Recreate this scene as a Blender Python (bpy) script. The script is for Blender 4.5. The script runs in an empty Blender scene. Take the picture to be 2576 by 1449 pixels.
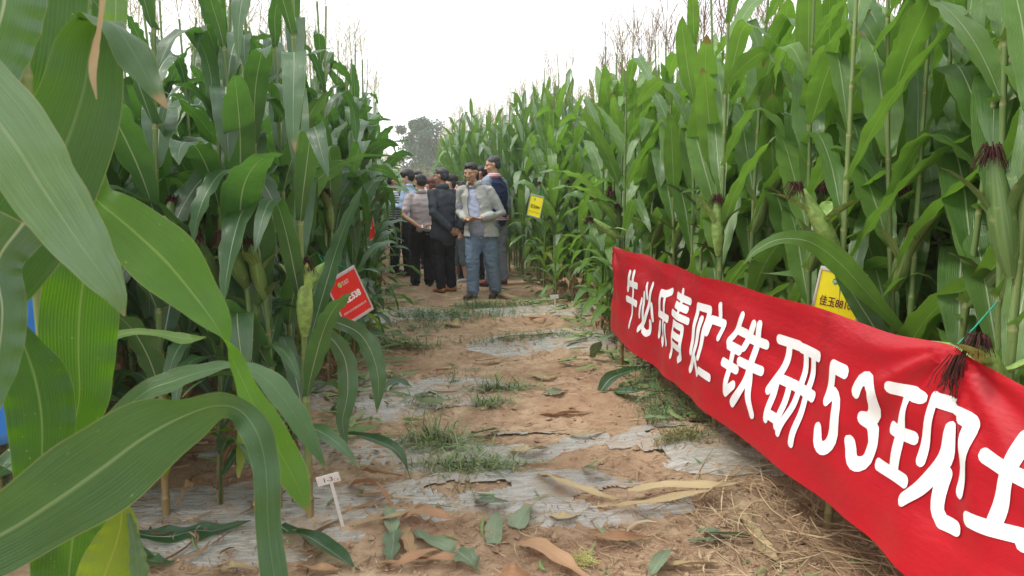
import bpy, bmesh, math, random
import numpy as np
from mathutils import Vector, Matrix, noise, Euler

rng = np.random.default_rng(7)
random.seed(7)
R = math.radians
scene = bpy.context.scene
COL = scene.collection

# ---------------------------------------------------------------- camera
CAM_H, YAW, PITCH, FPX = 1.45, R(6.3), R(7.2), 773.0
cam_d = bpy.data.cameras.new('camera')
cam = bpy.data.objects.new('camera', cam_d); COL.objects.link(cam)
cam.location = (0, 0, CAM_H)
cam.rotation_euler = (R(90) - PITCH, 0, -YAW)
cam_d.sensor_width = 36.0
cam_d.lens = 36.0 * FPX / 1024.0
cam_d.clip_start = 0.05
cam_d.clip_end = 3000
cam_d.dof.use_dof = True
cam_d.dof.focus_distance = 4.5
cam_d.dof.aperture_fstop = 12.0
scene.camera = cam

# ---------------------------------------------------------------- world: hazy overcast sky
SUN_EL, SUN_AZ = R(54), R(-88)          # azimuth measured from +Y towards +X
world = bpy.data.worlds.new('World'); scene.world = world
world.use_nodes = True
wn = world.node_tree; wn.nodes.clear()
w_out = wn.nodes.new('ShaderNodeOutputWorld')
w_sky = wn.nodes.new('ShaderNodeTexSky'); w_sky.sky_type = 'NISHITA'; w_sky.sun_disc = False
w_sky.sun_elevation = SUN_EL; w_sky.sun_rotation = SUN_AZ
w_sky.air_density = 1.5; w_sky.dust_density = 4.0
w_b1 = wn.nodes.new('ShaderNodeBackground'); w_b1.inputs['Strength'].default_value = 0.10
w_b2 = wn.nodes.new('ShaderNodeBackground')           # the even layer of cloud
w_b2.inputs['Color'].default_value = (0.965, 0.985, 1.0, 1); w_b2.inputs['Strength'].default_value = 1.14
w_mix = wn.nodes.new('ShaderNodeMixShader'); w_mix.inputs[0].default_value = 0.9
wn.links.new(w_sky.outputs[0], w_b1.inputs['Color'])
wn.links.new(w_b1.outputs[0], w_mix.inputs[1]); wn.links.new(w_b2.outputs[0], w_mix.inputs[2])
wn.links.new(w_mix.outputs[0], w_out.inputs['Surface'])

sun_d = bpy.data.lights.new('sun', 'SUN'); sun_d.energy = 1.5; sun_d.angle = R(12); sun_d.color = (1.0, 0.96, 0.88)
sun = bpy.data.objects.new('sun', sun_d); COL.objects.link(sun)
sdir = Vector((math.cos(SUN_EL) * math.sin(SUN_AZ), math.cos(SUN_EL) * math.cos(SUN_AZ), math.sin(SUN_EL)))
sun.rotation_euler = sdir.to_track_quat('Z', 'Y').to_euler()

scene.view_settings.view_transform = 'Standard'
scene.view_settings.look = 'None'
scene.view_settings.exposure = 0.68
scene.view_settings.gamma = 1.0
scene.view_settings.use_curve_mapping = False
scene.render.engine = 'CYCLES'
scene.cycles.use_denoising = True
scene.cycles.max_bounces = 8
scene.cycles.diffuse_bounces = 4
scene.cycles.glossy_bounces = 3
scene.cycles.transmission_bounces = 5
scene.cycles.volume_bounces = 1
scene.cycles.transparent_max_bounces = 8
scene.cycles.sample_clamp_indirect = 6.0

HAZE = 0.0015
# ---------------------------------------------------------------- measuring helpers
_f = Vector((math.sin(YAW) * math.cos(PITCH), math.cos(YAW) * math.cos(PITCH), -math.sin(PITCH)))
_r = Vector((math.cos(YAW), -math.sin(YAW), 0))
_u = _r.cross(_f)
CAM = Vector((0, 0, CAM_H))
K = 2576 / 1024.0
def at(x, y, D):
    """survey: the world point seen at (x, y) of the 2576 px wide photograph, D metres deep"""
    return CAM + (_f + _r * ((x / K - 512) / FPX) + _u * ((288 - y / K) / FPX)) * D
def on_ground(x, y, z=0.0):
    d = _f + _r * ((x / K - 512) / FPX) + _u * ((288 - y / K) / FPX)
    return CAM + d * ((z - CAM_H) / d.z)

# ---------------------------------------------------------------- object helpers
def tag(o, label=None, cat=None, group=None, kind=None):
    if label: o['label'] = label
    if cat: o['category'] = cat
    if group: o['group'] = group
    if kind: o['kind'] = kind
    return o
def empty(name, loc=(0, 0, 0), rz=0.0, label=None, cat=None, group=None):
    o = bpy.data.objects.new(name, None); COL.objects.link(o)
    o.empty_display_size = 0.1
    o.location = loc; o.rotation_euler = (0, 0, rz)
    return tag(o, label, cat, group)
def mesh_from(name, V, F, mat, uv=None, smooth=True):
    me = bpy.data.meshes.new(name)
    me.from_pydata([tuple(v) for v in V], [], [tuple(f) for f in F])
    if uv is not None:
        lay = me.uv_layers.new(name='UVMap')
        li = np.empty(len(me.loops), dtype=np.int32); me.loops.foreach_get('vertex_index', li)
        lay.data.foreach_set('uv', np.asarray(uv, dtype=np.float32)[li].ravel())
    if mat is not None: me.materials.append(mat)
    if smooth: me.shade_smooth()
    me.update()
    return me
def mesh_np(name, V, Q, mat, uv=None, smooth=True):
    """fast path: V (n,3), Q (m,3 or 4); a quad that repeats a corner is a triangle"""
    V = np.asarray(V, dtype=np.float32); Q = np.asarray(Q, dtype=np.int32)
    k = Q.shape[1]; n = len(Q)
    if k == 4:
        sw = Q[:, 0] == Q[:, 1]
        Q = np.where(sw[:, None], np.roll(Q, -2, axis=1), Q)
        tri = Q[:, 2] == Q[:, 3]
        cnt = np.where(tri, 3, 4).astype(np.int32)
        keep = np.ones(Q.shape, bool); keep[tri, 3] = False
        L = Q[keep]
    else:
        cnt = np.full(n, k, dtype=np.int32); L = Q.ravel()
    me = bpy.data.meshes.new(name)
    me.vertices.add(len(V)); me.vertices.foreach_set('co', V.ravel())
    me.loops.add(len(L)); me.loops.foreach_set('vertex_index', L)
    st = np.zeros(n, dtype=np.int32); st[1:] = np.cumsum(cnt)[:-1]
    me.polygons.add(n); me.polygons.foreach_set('loop_start', st)
    if uv is not None:
        lay = me.uv_layers.new(name='UVMap')
        lay.data.foreach_set('uv', np.asarray(uv, dtype=np.float32)[L].ravel())
    if mat is not None: me.materials.append(mat)
    me.update(calc_edges=True)
    if smooth: me.shade_smooth()
    return me
def obj(name, me, parent=None, loc=None):
    o = bpy.data.objects.new(name, me); COL.objects.link(o)
    if parent is not None: o.parent = parent
    if loc is not None: o.location = loc
    return o
def grid_faces(nl, nw, closed=False, off=0):
    """rows nl+1, columns nw+1 (nw when closed)"""
    c = nw if closed else nw + 1
    i, j = np.meshgrid(np.arange(nl), np.arange(nw), indexing='ij')
    a = i * c + j; b = i * c + (j + 1) % c; d = (i + 1) * c + j; e = (i + 1) * c + (j + 1) % c
    return np.stack([a, b, e, d], -1).reshape(-1, 4) + off
class Bag:
    """collects pieces into one mesh"""
    def __init__(s): s.V = []; s.F = []; s.U = []; s.n = 0
    def add(s, V, F, U=None):
        V = np.asarray(V, dtype=float).reshape(-1, 3); F = np.asarray(F)
        s.V.append(V); s.F.append(F + s.n); s.n += len(V)
        s.U.append(np.zeros((len(V), 2)) if U is None else np.asarray(U, dtype=float))
    def mesh(s, name, mat, smooth=True):
        return mesh_np(name, np.concatenate(s.V), np.concatenate(s.F), mat, np.concatenate(s.U), smooth)
    def build(s, name, mat, parent=None, smooth=True):
        return obj(name, s.mesh(name, mat, smooth), parent)
def nrm(a): 
    a = np.asarray(a, dtype=float)
    return a / np.maximum(np.linalg.norm(a, axis=-1, keepdims=True), 1e-9)
def smoothstep(a, b, x):
    t = np.clip((x - a) / (b - a), 0, 1); return t * t * (3 - 2 * t)
def catmull(P, n):
    """P (k,d) control rows -> n+1 rows"""
    P = np.asarray(P, dtype=float); k = len(P)
    Q = np.vstack([2 * P[0] - P[1], P, 2 * P[-1] - P[-2]])
    out = []
    for t in np.linspace(0, k - 1, n + 1):
        i = min(int(t), k - 2); f = t - i
        a, b, c, d = Q[i], Q[i + 1], Q[i + 2], Q[i + 3]
        out.append(0.5 * ((2 * b) + (-a + c) * f + (2 * a - 5 * b + 4 * c - d) * f * f + (-a + 3 * b - 3 * c + d) * f ** 3))
    return np.array(out)
def tube(P, rad, seg=8, ref=(0, 0, 1), caps=True, ry=None):
    """closed tube through P with radii rad (along side) and ry (along the other)"""
    P = np.asarray(P, dtype=float); n = len(P)
    rad = np.broadcast_to(np.asarray(rad, dtype=float), (n,)).copy()
    ry = rad.copy() if ry is None else np.broadcast_to(np.asarray(ry, dtype=float), (n,)).copy()
    T = np.gradient(P, axis=0); T = nrm(T)
    if caps:
        h0 = min(rad[0], ry[0]); h1 = min(rad[-1], ry[-1])
        P = np.vstack([P[0] - T[0] * h0 * .98, P[0] - T[0] * h0 * .7, P, P[-1] + T[-1] * h1 * .7, P[-1] + T[-1] * h1 * .98])
        rad = np.r_[rad[0] * .2, rad[0] * .7, rad, rad[-1] * .7, rad[-1] * .2]
        ry = np.r_[ry[0] * .2, ry[0] * .7, ry, ry[-1] * .7, ry[-1] * .2]
        T = np.vstack([T[0], T[0], T, T[-1], T[-1]])
    ref = np.asarray(ref, dtype=float)
    S = np.cross(T, ref); bad = np.linalg.norm(S, axis=1) < 1e-3
    S[bad] = np.cross(T[bad], (1.0, 0.01, 0)); S = nrm(S); N = np.cross(S, T)
    a = np.linspace(0, 2 * math.pi, seg, endpoint=False)
    V = P[:, None] + S[:, None] * (np.cos(a) * rad[:, None])[..., None] + N[:, None] * (np.sin(a) * ry[:, None])[..., None]
    n = len(P)
    F = grid_faces(n - 1, seg, closed=True)
    U = np.stack(np.meshgrid(np.linspace(0, 1, n), np.linspace(0, 1, seg), indexing='ij')[::-1], -1).reshape(-1, 2)
    V = V.reshape(-1, 3)
    V = np.vstack([V, P[0], P[-1]]); U = np.vstack([U, (0.5, 0), (0.5, 1)])
    i0, i1 = len(V) - 2, len(V) - 1
    caps_f = [[i0, (j + 1) % seg, j, j] for j in range(seg)] + [[i1, (n - 1) * seg + j, (n - 1) * seg + (j + 1) % seg, (n - 1) * seg + (j + 1) % seg] for j in range(seg)]
    return V, F, U, np.array(caps_f)
def add_tube(bag, P, rad, seg=8, **k):
    V, F, U, C = tube(P, rad, seg, **k)
    # end caps are tiny; close them with quads sharing the ring
    bag.add(V, F, U)
def box_geom(sx, sy, sz, c=(0, 0, 0)):
    V = np.array([[x, y, z] for z in (-.5, .5) for y in (-.5, .5) for x in (-.5, .5)]) * (sx, sy, sz) + np.array(c)
    F = np.array([[0, 2, 3, 1], [4, 5, 7, 6], [0, 1, 5, 4], [2, 6, 7, 3], [0, 4, 6, 2], [1, 3, 7, 5]])
    return V, F

# ---------------------------------------------------------------- material helpers
class NT:
    def __init__(s, name):
        s.m = bpy.data.materials.new(name); s.m.use_nodes = True
        s.t = s.m.node_tree; s.t.nodes.clear()
        s.out = s.n('ShaderNodeOutputMaterial')
    def n(s, typ, **kw):
        nd = s.t.nodes.new(typ)
        for k, v in kw.items(): setattr(nd, k, v)
        return nd
    def l(s, a, b): s.t.links.new(a, b)
    def val(s, x, sock):
        if isinstance(x, bpy.types.NodeSocket): s.l(x, sock)
        else:
            if isinstance(x, (tuple, list)) and len(x) == 3 and sock.type == 'RGBA': x = (*x, 1)
            sock.default_value = x
    def math(s, op, a, b=None, c=None, clamp=False):
        nd = s.n('ShaderNodeMath', operation=op, use_clamp=clamp)
        s.val(a, nd.inputs[0])
        if b is not None: s.val(b, nd.inputs[1])
        if c is not None: s.val(c, nd.inputs[2])
        return nd.outputs[0]
    def ramp(s, x, a, b, lo=0.0, hi=1.0):
        nd = s.n('ShaderNodeMapRange', interpolation_type='SMOOTHSTEP')
        s.val(x, nd.inputs['Value']); nd.inputs['From Min'].default_value = a; nd.inputs['From Max'].default_value = b
        nd.inputs['To Min'].default_value = lo; nd.inputs['To Max'].default_value = hi
        return nd.outputs[0]
    def mix(s, f, a, b, mode='MIX'):
        nd = s.n('ShaderNodeMix', data_type='RGBA', blend_type=mode)
        s.val(f, nd.inputs[0]); s.val(a, nd.inputs[6]); s.val(b, nd.inputs[7])
        return nd.outputs[2]
    def noise(s, vec, scale, detail=3.0, rough=0.55):
        nd = s.n('ShaderNodeTexNoise'); nd.inputs['Scale'].default_value = scale
        nd.inputs['Detail'].default_value = detail; nd.inputs['Roughness'].default_value = rough
        if vec is not None: s.l(vec, nd.inputs['Vector'])
        return nd.outputs['Fac']
    def scaled(s, vec, sc, loc=(0, 0, 0)):
        nd = s.n('ShaderNodeMapping'); s.l(vec, nd.inputs[0]); nd.inputs['Scale'].default_value = sc
        nd.inputs['Location'].default_value = loc
        return nd.outputs[0]
    def bump(s, h, strength=0.3, dist=0.002, prev=None):
        nd = s.n('ShaderNodeBump'); nd.inputs['Strength'].default_value = strength; nd.inputs['Distance'].default_value = dist
        s.l(h, nd.inputs['Height'])
        if prev is not None: s.l(prev, nd.inputs['Normal'])
        return nd.outputs[0]
    def bsdf(s, color, rough=0.6, spec=0.4, normal=None, metallic=0.0, **kw):
        nd = s.n('ShaderNodeBsdfPrincipled')
        s.val(color, nd.inputs['Base Color']); s.val(rough, nd.inputs['Roughness'])
        nd.inputs['Specular IOR Level'].default_value = spec; nd.inputs['Metallic'].default_value = metallic
        for k, v in kw.items(): s.val(v, nd.inputs[k])
        if normal is not None: s.l(normal, nd.inputs['Normal'])
        return nd.outputs[0]
    def done(s, sh): s.l(sh, s.out.inputs['Surface']); return s.m

def simple(name, color, rough=0.6, spec=0.4, vary=0.12, scale=40, bump=0.2, metallic=0.0):
    t = NT(name); tc = t.n('ShaderNodeTexCoord').outputs['Object']
    f = t.noise(tc, scale)
    dark = tuple(c * (1 - vary) for c in color); lite = tuple(min(1, c * (1 + vary)) for c in color)
    c = t.mix(t.ramp(f, .3, .7), dark, lite)
    return t.done(t.bsdf(c, rough, spec, t.bump(t.noise(tc, scale * 4), bump, 0.002), metallic))

def leaf_material(name, deep, bright, trans, rib=(0.42, 0.5, 0.3), island=False, tipdry=0.05, trans_f=0.34, rough=0.42, spots=0.0, edge=True, sheen=0.45):
    t = NT(name)
    uv = t.n('ShaderNodeTexCoord'); sp = t.n('ShaderNodeSeparateXYZ'); t.l(uv.outputs['UV'], sp.inputs[0])
    u, v = sp.outputs[0], sp.outputs[1]
    if island: rnd = t.n('ShaderNodeNewGeometry').outputs['Random Per Island']
    else: rnd = t.n('ShaderNodeObjectInfo').outputs['Random']
    du = t.math('ABSOLUTE', t.math('SUBTRACT', u, 0.5))
    wv = t.math('SUBTRACT', 0.052, t.math('MULTIPLY', v, 0.036))
    ribm = t.math('SUBTRACT', 1.0, t.math('DIVIDE', du, wv), clamp=True)
    ribm = t.ramp(ribm, 0.25, 0.75)
    obc = uv.outputs['Object']
    mott = t.noise(obc, 9.0, 3.0)
    fine = t.noise(t.scaled(uv.outputs['UV'], (60, 3.0, 1)), 1.0, 4.0, 0.6)
    vein = t.math('SINE', t.math('MULTIPLY', u, 150.0))
    base = t.mix(t.ramp(t.math('ADD', t.math('MULTIPLY', rnd, 0.75), t.math('MULTIPLY', mott, 0.5)), 0.25, 1.05), deep, bright)
    base = t.mix(t.ramp(fine, .35, .75, 0, .5), base, tuple(min(1, c * 1.55) for c in bright))
    base = t.mix(t.math('MULTIPLY', t.ramp(vein, -.2, 1.0), t.math('MULTIPLY', fine, 0.16)), base, tuple(c * .55 for c in deep))
    base = t.mix(t.math('MULTIPLY', ribm, 0.85), base, rib)
    tr = t.mix(t.ramp(mott, .3, .75), trans, tuple(c * 1.35 for c in trans))
    tr = t.mix(t.math('MULTIPLY', t.ramp(vein, -.2, 1.0), t.math('MULTIPLY', fine, 0.40)), tr, tuple(c * .5 for c in trans))
    tr = t.mix(t.math('MULTIPLY', ribm, .7), tr, (trans[0] * 1.5, trans[1] * 1.1, trans[2] * 3))
    # dry tips and margins, pale collar at the base
    tn = t.math('ADD', v, t.math('MULTIPLY', t.math('SUBTRACT', mott, .5), 0.22))
    tn = t.math('ADD', tn, t.math('MULTIPLY', t.math('SUBTRACT', rnd, .5), 0.10))
    tip = t.ramp(tn, 1.0 - tipdry, 1.0 - tipdry + .06)
    if edge:
        en = t.math('ADD', t.math('MULTIPLY', du, 2.0), t.math('MULTIPLY', t.math('SUBTRACT', fine, .5), .05))
        em = t.ramp(en, .955, 1.0, 0, .55)
        base = t.mix(em, base, (0.34, 0.33, 0.13))
    col = t.ramp(v, 0.0, 0.014, 1, 0)
    base = t.mix(t.math('MULTIPLY', col, .6), base, (0.42, 0.36, 0.16))
    base = t.mix(tip, base, (0.36, 0.26, 0.12)); tr = t.mix(tip, tr, (0.20, 0.12, 0.03))
    if spots:
        vo = t.n('ShaderNodeTexVoronoi'); vo.inputs['Scale'].default_value = 1.0
        t.l(t.scaled(uv.outputs['UV'], (9, 34, 1)), vo.inputs['Vector'])
        sn = t.noise(t.scaled(uv.outputs['UV'], (2, 5, 1)), 1.0)
        sm = t.math('MULTIPLY', t.ramp(vo.outputs['Distance'], 0.04, 0.13, 1, 0), t.ramp(sn, .48, .6))
        base = t.mix(t.math('MULTIPLY', sm, spots), base, (0.42, .48, .16)); tr = t.mix(t.math('MULTIPLY', sm, spots), tr, (0.40, .42, .08))
    hb = t.math('ADD', t.math('MULTIPLY', vein, .35), t.math('MULTIPLY', fine, 1.2))
    hb = t.math('SUBTRACT', hb, t.math('MULTIPLY', ribm, 1.2))
    nb = t.bump(hb, 0.6, 0.0010)
    nb = t.bump(t.noise(obc, 24.0, 2.0), 0.35, 0.006, nb)
    rr = t.ramp(t.noise(obc, 14.0), .3, .7, rough - .07, rough + .12)
    s1 = t.bsdf(base, rr, sheen, nb)
    tb = t.n('ShaderNodeBsdfTranslucent'); t.l(tr, tb.inputs[0]); t.l(nb, tb.inputs['Normal'])
    mx = t.n('ShaderNodeMixShader'); mx.inputs[0].default_value = trans_f
    t.l(s1, mx.inputs[1]); t.l(tb.outputs[0], mx.inputs[2])
    return t.done(mx.outputs[0])

M = {}
M['leaf_blue'] = leaf_material('leaf_blue_green', (0.024, 0.074, 0.032), (0.062, 0.142, 0.052), (0.095, 0.24, 0.03), rough=.36, sheen=.8, rib=(0.50, 0.56, 0.38), tipdry=.015)
M['leaf_green'] = leaf_material('leaf_fresh_green', (0.050, 0.128, 0.030), (0.140, 0.270, 0.052), (0.20, 0.40, 0.04), trans_f=.38, rough=.36, sheen=.8)
M['leaf_mass'] = leaf_material('leaf_mass', (0.042, 0.105, 0.040), (0.105, 0.205, 0.066), (0.17, 0.33, 0.045), island=True, edge=False, sheen=.8, rough=.38)
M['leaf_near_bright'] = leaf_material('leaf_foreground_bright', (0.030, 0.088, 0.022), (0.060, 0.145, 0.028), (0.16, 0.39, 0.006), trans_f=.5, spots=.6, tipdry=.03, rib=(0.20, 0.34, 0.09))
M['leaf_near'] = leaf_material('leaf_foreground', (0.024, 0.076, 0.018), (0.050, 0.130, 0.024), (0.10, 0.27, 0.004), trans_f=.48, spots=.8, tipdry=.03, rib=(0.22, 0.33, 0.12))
M['leaf_near_top'] = leaf_material('leaf_foreground_sky_sheen', (0.075, 0.150, 0.065), (0.17, 0.27, 0.13), (0.10, 0.22, 0.03), trans_f=.25, tipdry=.04, rough=.36, rib=(0.24, 0.34, 0.17), sheen=.6)  # base colour lightened to stand in for the sky reflected on waxy leaves
M['leaf_shade'] = leaf_material('leaf_arched_shade_tone', (0.028, 0.072, 0.022), (0.050, 0.115, 0.032), (0.07, 0.19, 0.008), trans_f=.34, tipdry=.05, rib=(0.12, 0.2, 0.08))  # darker leaf colours: shade of a blade facing away from the sky, painted in
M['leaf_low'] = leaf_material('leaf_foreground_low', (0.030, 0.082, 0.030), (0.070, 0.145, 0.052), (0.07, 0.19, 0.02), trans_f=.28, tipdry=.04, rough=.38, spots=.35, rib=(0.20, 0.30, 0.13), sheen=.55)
M['leaf_yellow'] = leaf_material('leaf_yellowing', (0.09, 0.16, 0.02), (0.19, 0.26, 0.03), (0.26, 0.38, 0.02), trans_f=.42, spots=.6, tipdry=.03, rib=(0.35, 0.38, 0.1))
M['leaf_dry'] = leaf_material('leaf_dry', (0.20, 0.115, 0.055), (0.42, 0.28, 0.15), (0.28, 0.15, 0.06), rib=(0.5, 0.38, 0.22), tipdry=.05, trans_f=.2, rough=.6, sheen=.25)
M['leaf_straw'] = leaf_material('leaf_straw', (0.34, 0.25, 0.13), (0.55, 0.44, 0.25), (0.3, 0.2, 0.1), rib=(0.6, 0.5, 0.3), tipdry=.05, trans_f=.15, rough=.6, sheen=.3)
M['leaf_wilt'] = leaf_material('leaf_wilted', (0.10, 0.15, 0.085), (0.23, 0.29, 0.18), (0.12, 0.18, 0.06), rib=(0.34, 0.38, 0.24), tipdry=.07, trans_f=.15, rough=.55)
M['leaf_orange'] = leaf_material('leaf_orange', (0.30, 0.15, 0.075), (0.50, 0.30, 0.17), (0.3, 0.13, 0.05), rib=(0.5, 0.3, 0.14), tipdry=.05, trans_f=.2, rough=.55)

def stalk_material():
    t = NT('maize_stalk')
    tc = t.n('ShaderNodeTexCoord'); sp = t.n('ShaderNodeSeparateXYZ'); t.l(tc.outputs['UV'], sp.inputs[0])
    ob = t.n('ShaderNodeSeparateXYZ'); t.l(tc.outputs['Object'], ob.inputs[0])
    z = ob.outputs[2]; k = sp.outputs[1]
    rnd = t.n('ShaderNodeObjectInfo').outputs['Random']
    f = t.noise(t.scaled(tc.outputs['Object'], (90, 90, 6)), 1.0, 4)
    c = t.mix(rnd, (0.12, 0.20, 0.055), (0.20, 0.27, 0.085))
    c = t.mix(t.ramp(f, .35, .75), c, (0.10, 0.16, 0.05))
    c = t.mix(t.ramp(k, .84, 1.0, 0, .5), c, (0.34, 0.30, 0.12))        # the collar under every node
    c = t.mix(t.ramp(k, 0, .12, .55, 0), c, (0.16, 0.15, 0.05))
    c = t.mix(t.ramp(t.noise(tc.outputs['Object'], 60.0), .66, .74, 0, .6), c, (0.09, 0.06, 0.03))
    low = t.ramp(t.math('ADD', z, t.math('MULTIPLY', t.math('SUBTRACT', rnd, .5), .3)), .12, .42, .8, 0)
    c = t.mix(low, c, (0.26, 0.165, 0.08))
    return t.done(t.bsdf(c, .45, .45, t.bump(f, .3, .001)))
M['stalk'] = stalk_material()
def husk_material():
    t = NT('ear_husk'); tc = t.n('ShaderNodeTexCoord')
    f = t.noise(t.scaled(tc.outputs['UV'], (26, 1.4, 1)), 1.0, 3)
    rnd = t.n('ShaderNodeObjectInfo').outputs['Random']
    c = t.mix(rnd, (0.09, 0.165, 0.045), (0.20, 0.29, 0.085)); c = t.mix(t.ramp(f, .4, .62, 0, .8), c, (0.06, 0.12, 0.03)); c = t.mix(t.ramp(t.noise(tc.outputs['Object'], 30, 4), .55, .75, 0, .5), c, (0.30, 0.30, 0.12))
    b = t.bsdf(c, .5, .4, t.bump(f, .5, .002))
    return t.done(b)
M['husk'] = husk_material()
M['silk'] = simple('maize_silk', (0.055, 0.020, 0.016), .8, .2, .4, 60)
M['silk_pale'] = simple('pale_silk', (0.62, 0.6, 0.22), .7, .3, .2, 60)
M['tassel'] = simple('tassel_cream', (0.42, 0.37, 0.21), .8, .2, .25, 90)
M['tassel_purple'] = simple('tassel_purple', (0.25, 0.165, 0.125), .8, .2, .3, 90)
M['cob'] = simple('ripe_kernels', (0.75, 0.42, 0.06), .4, .5, .2, 90)
M['metal'] = simple('aluminium_frame', (0.62, 0.63, 0.65), .32, .6, .05, 30, .05, .7)
M['white'] = simple('white_card', (0.80, 0.80, 0.78), .45, .4, .04, 30, .05)
M['ink'] = simple('black_ink', (0.02, 0.012, 0.012), .6, .3, .1)
M['ink_brown'] = simple('brown_print', (0.12, 0.015, 0.02), .6, .3, .1)
M['print_white'] = simple('white_print', (0.82, 0.82, 0.83), .45, .4, .03, 12, .05)
M['print_green'] = simple('green_print', (0.02, 0.26, 0.08), .5, .3, .1)
M['print_lime'] = simple('lime_print', (0.45, 0.65, 0.15), .5, .3, .1)
M['sign_red'] = simple('red_card', (0.72, 0.025, 0.015), .4, .45, .05, 20, .05)
M['sign_yellow'] = simple('yellow_card', (0.84, 0.74, 0.01), .4, .45, .03, 20, .05)
M['string'] = simple('green_string', (0.02, 0.36, 0.22), .7, .3)
# ================================================================ THE GROUND
BEDS = [(3.12, 4.35), (4.82, 5.80), (6.78, 7.72), (8.30, 9.30), (10.4, 11.4), (12.6, 13.6), (15, 16), (17.4, 18.4)]
def bed_profile(y):
    y = np.asarray(y, dtype=float); h = np.zeros_like(y)
    for a, b in BEDS:
        h = np.maximum(h, smoothstep(a - .16, a + .16, y) * smoothstep(b + .18, b - .14, y))
    return h
_w = np.random.default_rng(3)
_NW = [(_w.uniform(.8, 2.2) * 2.1 ** k, _w.uniform(0, 6.28), _w.uniform(0, 6.28), _w.uniform(0, 6.28)) for k in (0, 0, 1, 1, 2, 2, 3, 3, 4, 4) for _ in range(2)]
def lumps(x, y):
    h = 0
    for f, a, p, q in _NW:
        h = h + np.sin(f * (x * math.cos(a) + y * math.sin(a)) + p + 1.3 * np.sin(f * .6 * (x * math.sin(a) - y * math.cos(a)) + q)) / f ** 1.05
    return h * .5
def gz(x, y):
    """height of the soil"""
    x = np.asarray(x, dtype=float); y = np.asarray(y, dtype=float)
    near = smoothstep(30, 12, np.hypot(x, y))
    mid = np.exp(-((x - .55) / .9) ** 2)                       # trodden flatter along the path
    h = bed_profile(y) * (0.085 - .045 * mid) + 0.026 * lumps(x, y) * (.45 + .55 * (1 - mid * .4))
    h = h + 0.05 * np.exp(-((x - 1.45) / .28) ** 2 - ((y - 3.75) / .45) ** 2)
    return h * near
def axis(segs):
    out = [segs[0][0]]
    for a, b, st in segs:
        n = max(1, int(round((b - a) / st))); out += list(np.linspace(a, b, n + 1)[1:])
    return np.array(out)
gx = axis([(-1500, -300, 300), (-300, -40, 40), (-40, -8, 4), (-8, -2.6, .25), (-2.6, -1.1, .07), (-1.1, 2.5, .022), (2.5, 5, .1), (5, 12, .5), (12, 40, 4), (40, 300, 40), (300, 1500, 300)])
gy = axis([(-1500, -300, 300), (-300, -20, 40), (-20, .4, 1.0), (.4, 2.2, .1), (2.2, 6.2, .022), (6.2, 10.2, .035), (10.2, 15, .08), (15, 24, .3), (24, 60, 2.5), (60, 300, 30), (300, 2500, 400)])
GX, GY = np.meshgrid(gx, gy, indexing='xy')
GZ = gz(GX, GY)
# crumbs and clods
fine = np.sin(GX * 61 + 3 * np.sin(GY * 23)) * np.sin(GY * 67 + 3 * np.sin(GX * 29)) * .0028 + np.sin(GX * 137 + 4 * np.sin(GY * 51)) * np.sin(GY * 149) * .0018
for _ in range(70):                                       # footprints and scuffs in the trodden track
    fx, fy, fa = _w.uniform(-.5, 1.6), _w.uniform(2.4, 9), _w.normal(1.57, .35)
    dx, dy = GX - fx, GY - fy; lx_, ly_ = dx * math.cos(fa) + dy * math.sin(fa), -dx * math.sin(fa) + dy * math.cos(fa)
    q = (lx_ / .13) ** 2 + (ly_ / .045) ** 2
    GZ += -.011 * np.exp(-q ** 2) + .006 * np.exp(-(q - 2.2) ** 2 * 1.5)
GZ += fine * ((GX > -2.6) & (GX < 2.5) & (GY > 2) & (GY < 12))
def soil_material():
    t = NT('brown_soil'); p = t.n('ShaderNodeTexCoord').outputs['Object']
    a = t.noise(p, 1.3, 5); b = t.noise(p, 9, 6, .62); c = t.noise(p, 70, 5, .65)
    col = t.mix(t.ramp(a, .32, .68), (0.36, 0.235, 0.145), (0.52, 0.385, 0.255))
    col = t.mix(t.ramp(b, .35, .7, 0, .75), col, (0.25, 0.150, 0.092))
    col = t.mix(t.ramp(c, .5, .75, 0, .6), col, (0.52, 0.385, 0.27))
    col = t.mix(t.ramp(t.noise(p, 28, 3), .6, .72, 0, .5), col, (0.14, 0.078, 0.048))
    n = t.bump(b, .6, .02); n = t.bump(c, .75, .006, n)
    return t.done(t.bsdf(col, .92, .15, n))
M['soil'] = soil_material()
tag(obj('ground', mesh_np('ground', np.stack([GX, GY, GZ], -1).reshape(-1, 3), grid_faces(len(gy) - 1, len(gx) - 1), M['soil'])), kind='structure')

# plastic mulch film lying over the beds, torn and dusty
def film_material():
    t = NT('mulch_film'); p = t.n('ShaderNodeTexCoord').outputs['Object']
    wr = t.noise(t.scaled(p, (7, 34, 20)), 1.0, 6, .7)
    wr2 = t.noise(t.scaled(p, (16, 150, 60)), 1.0, 3, .6)
    d1 = t.noise(p, 2.6, 6, .65); d2 = t.noise(p, 34, 4, .6)
    col = t.mix(t.ramp(wr, .35, .7), (0.32, 0.305, 0.265), (0.55, 0.54, 0.50))
    col = t.mix(t.ramp(wr2, .5, .75, 0, .5), col, (0.68, 0.685, 0.66))
    dirt = t.math('ADD', t.ramp(d1, .46, .62, 0, .78), t.ramp(d2, .52, .7, 0, .4), clamp=True)
    col = t.mix(dirt, col, (0.43, 0.31, 0.215))
    col = t.mix(t.ramp(t.noise(p, 6, 4), .62, .72, 0, .45), col, (0.14, 0.17, 0.09))
    n = t.bump(wr, 1.0, .014); n = t.bump(wr2, .6, .006, n)
    rr = t.ramp(dirt, 0, 1, .24, .85)
    return t.done(t.bsdf(col, rr, .5, n))
M['film'] = film_material()
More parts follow.
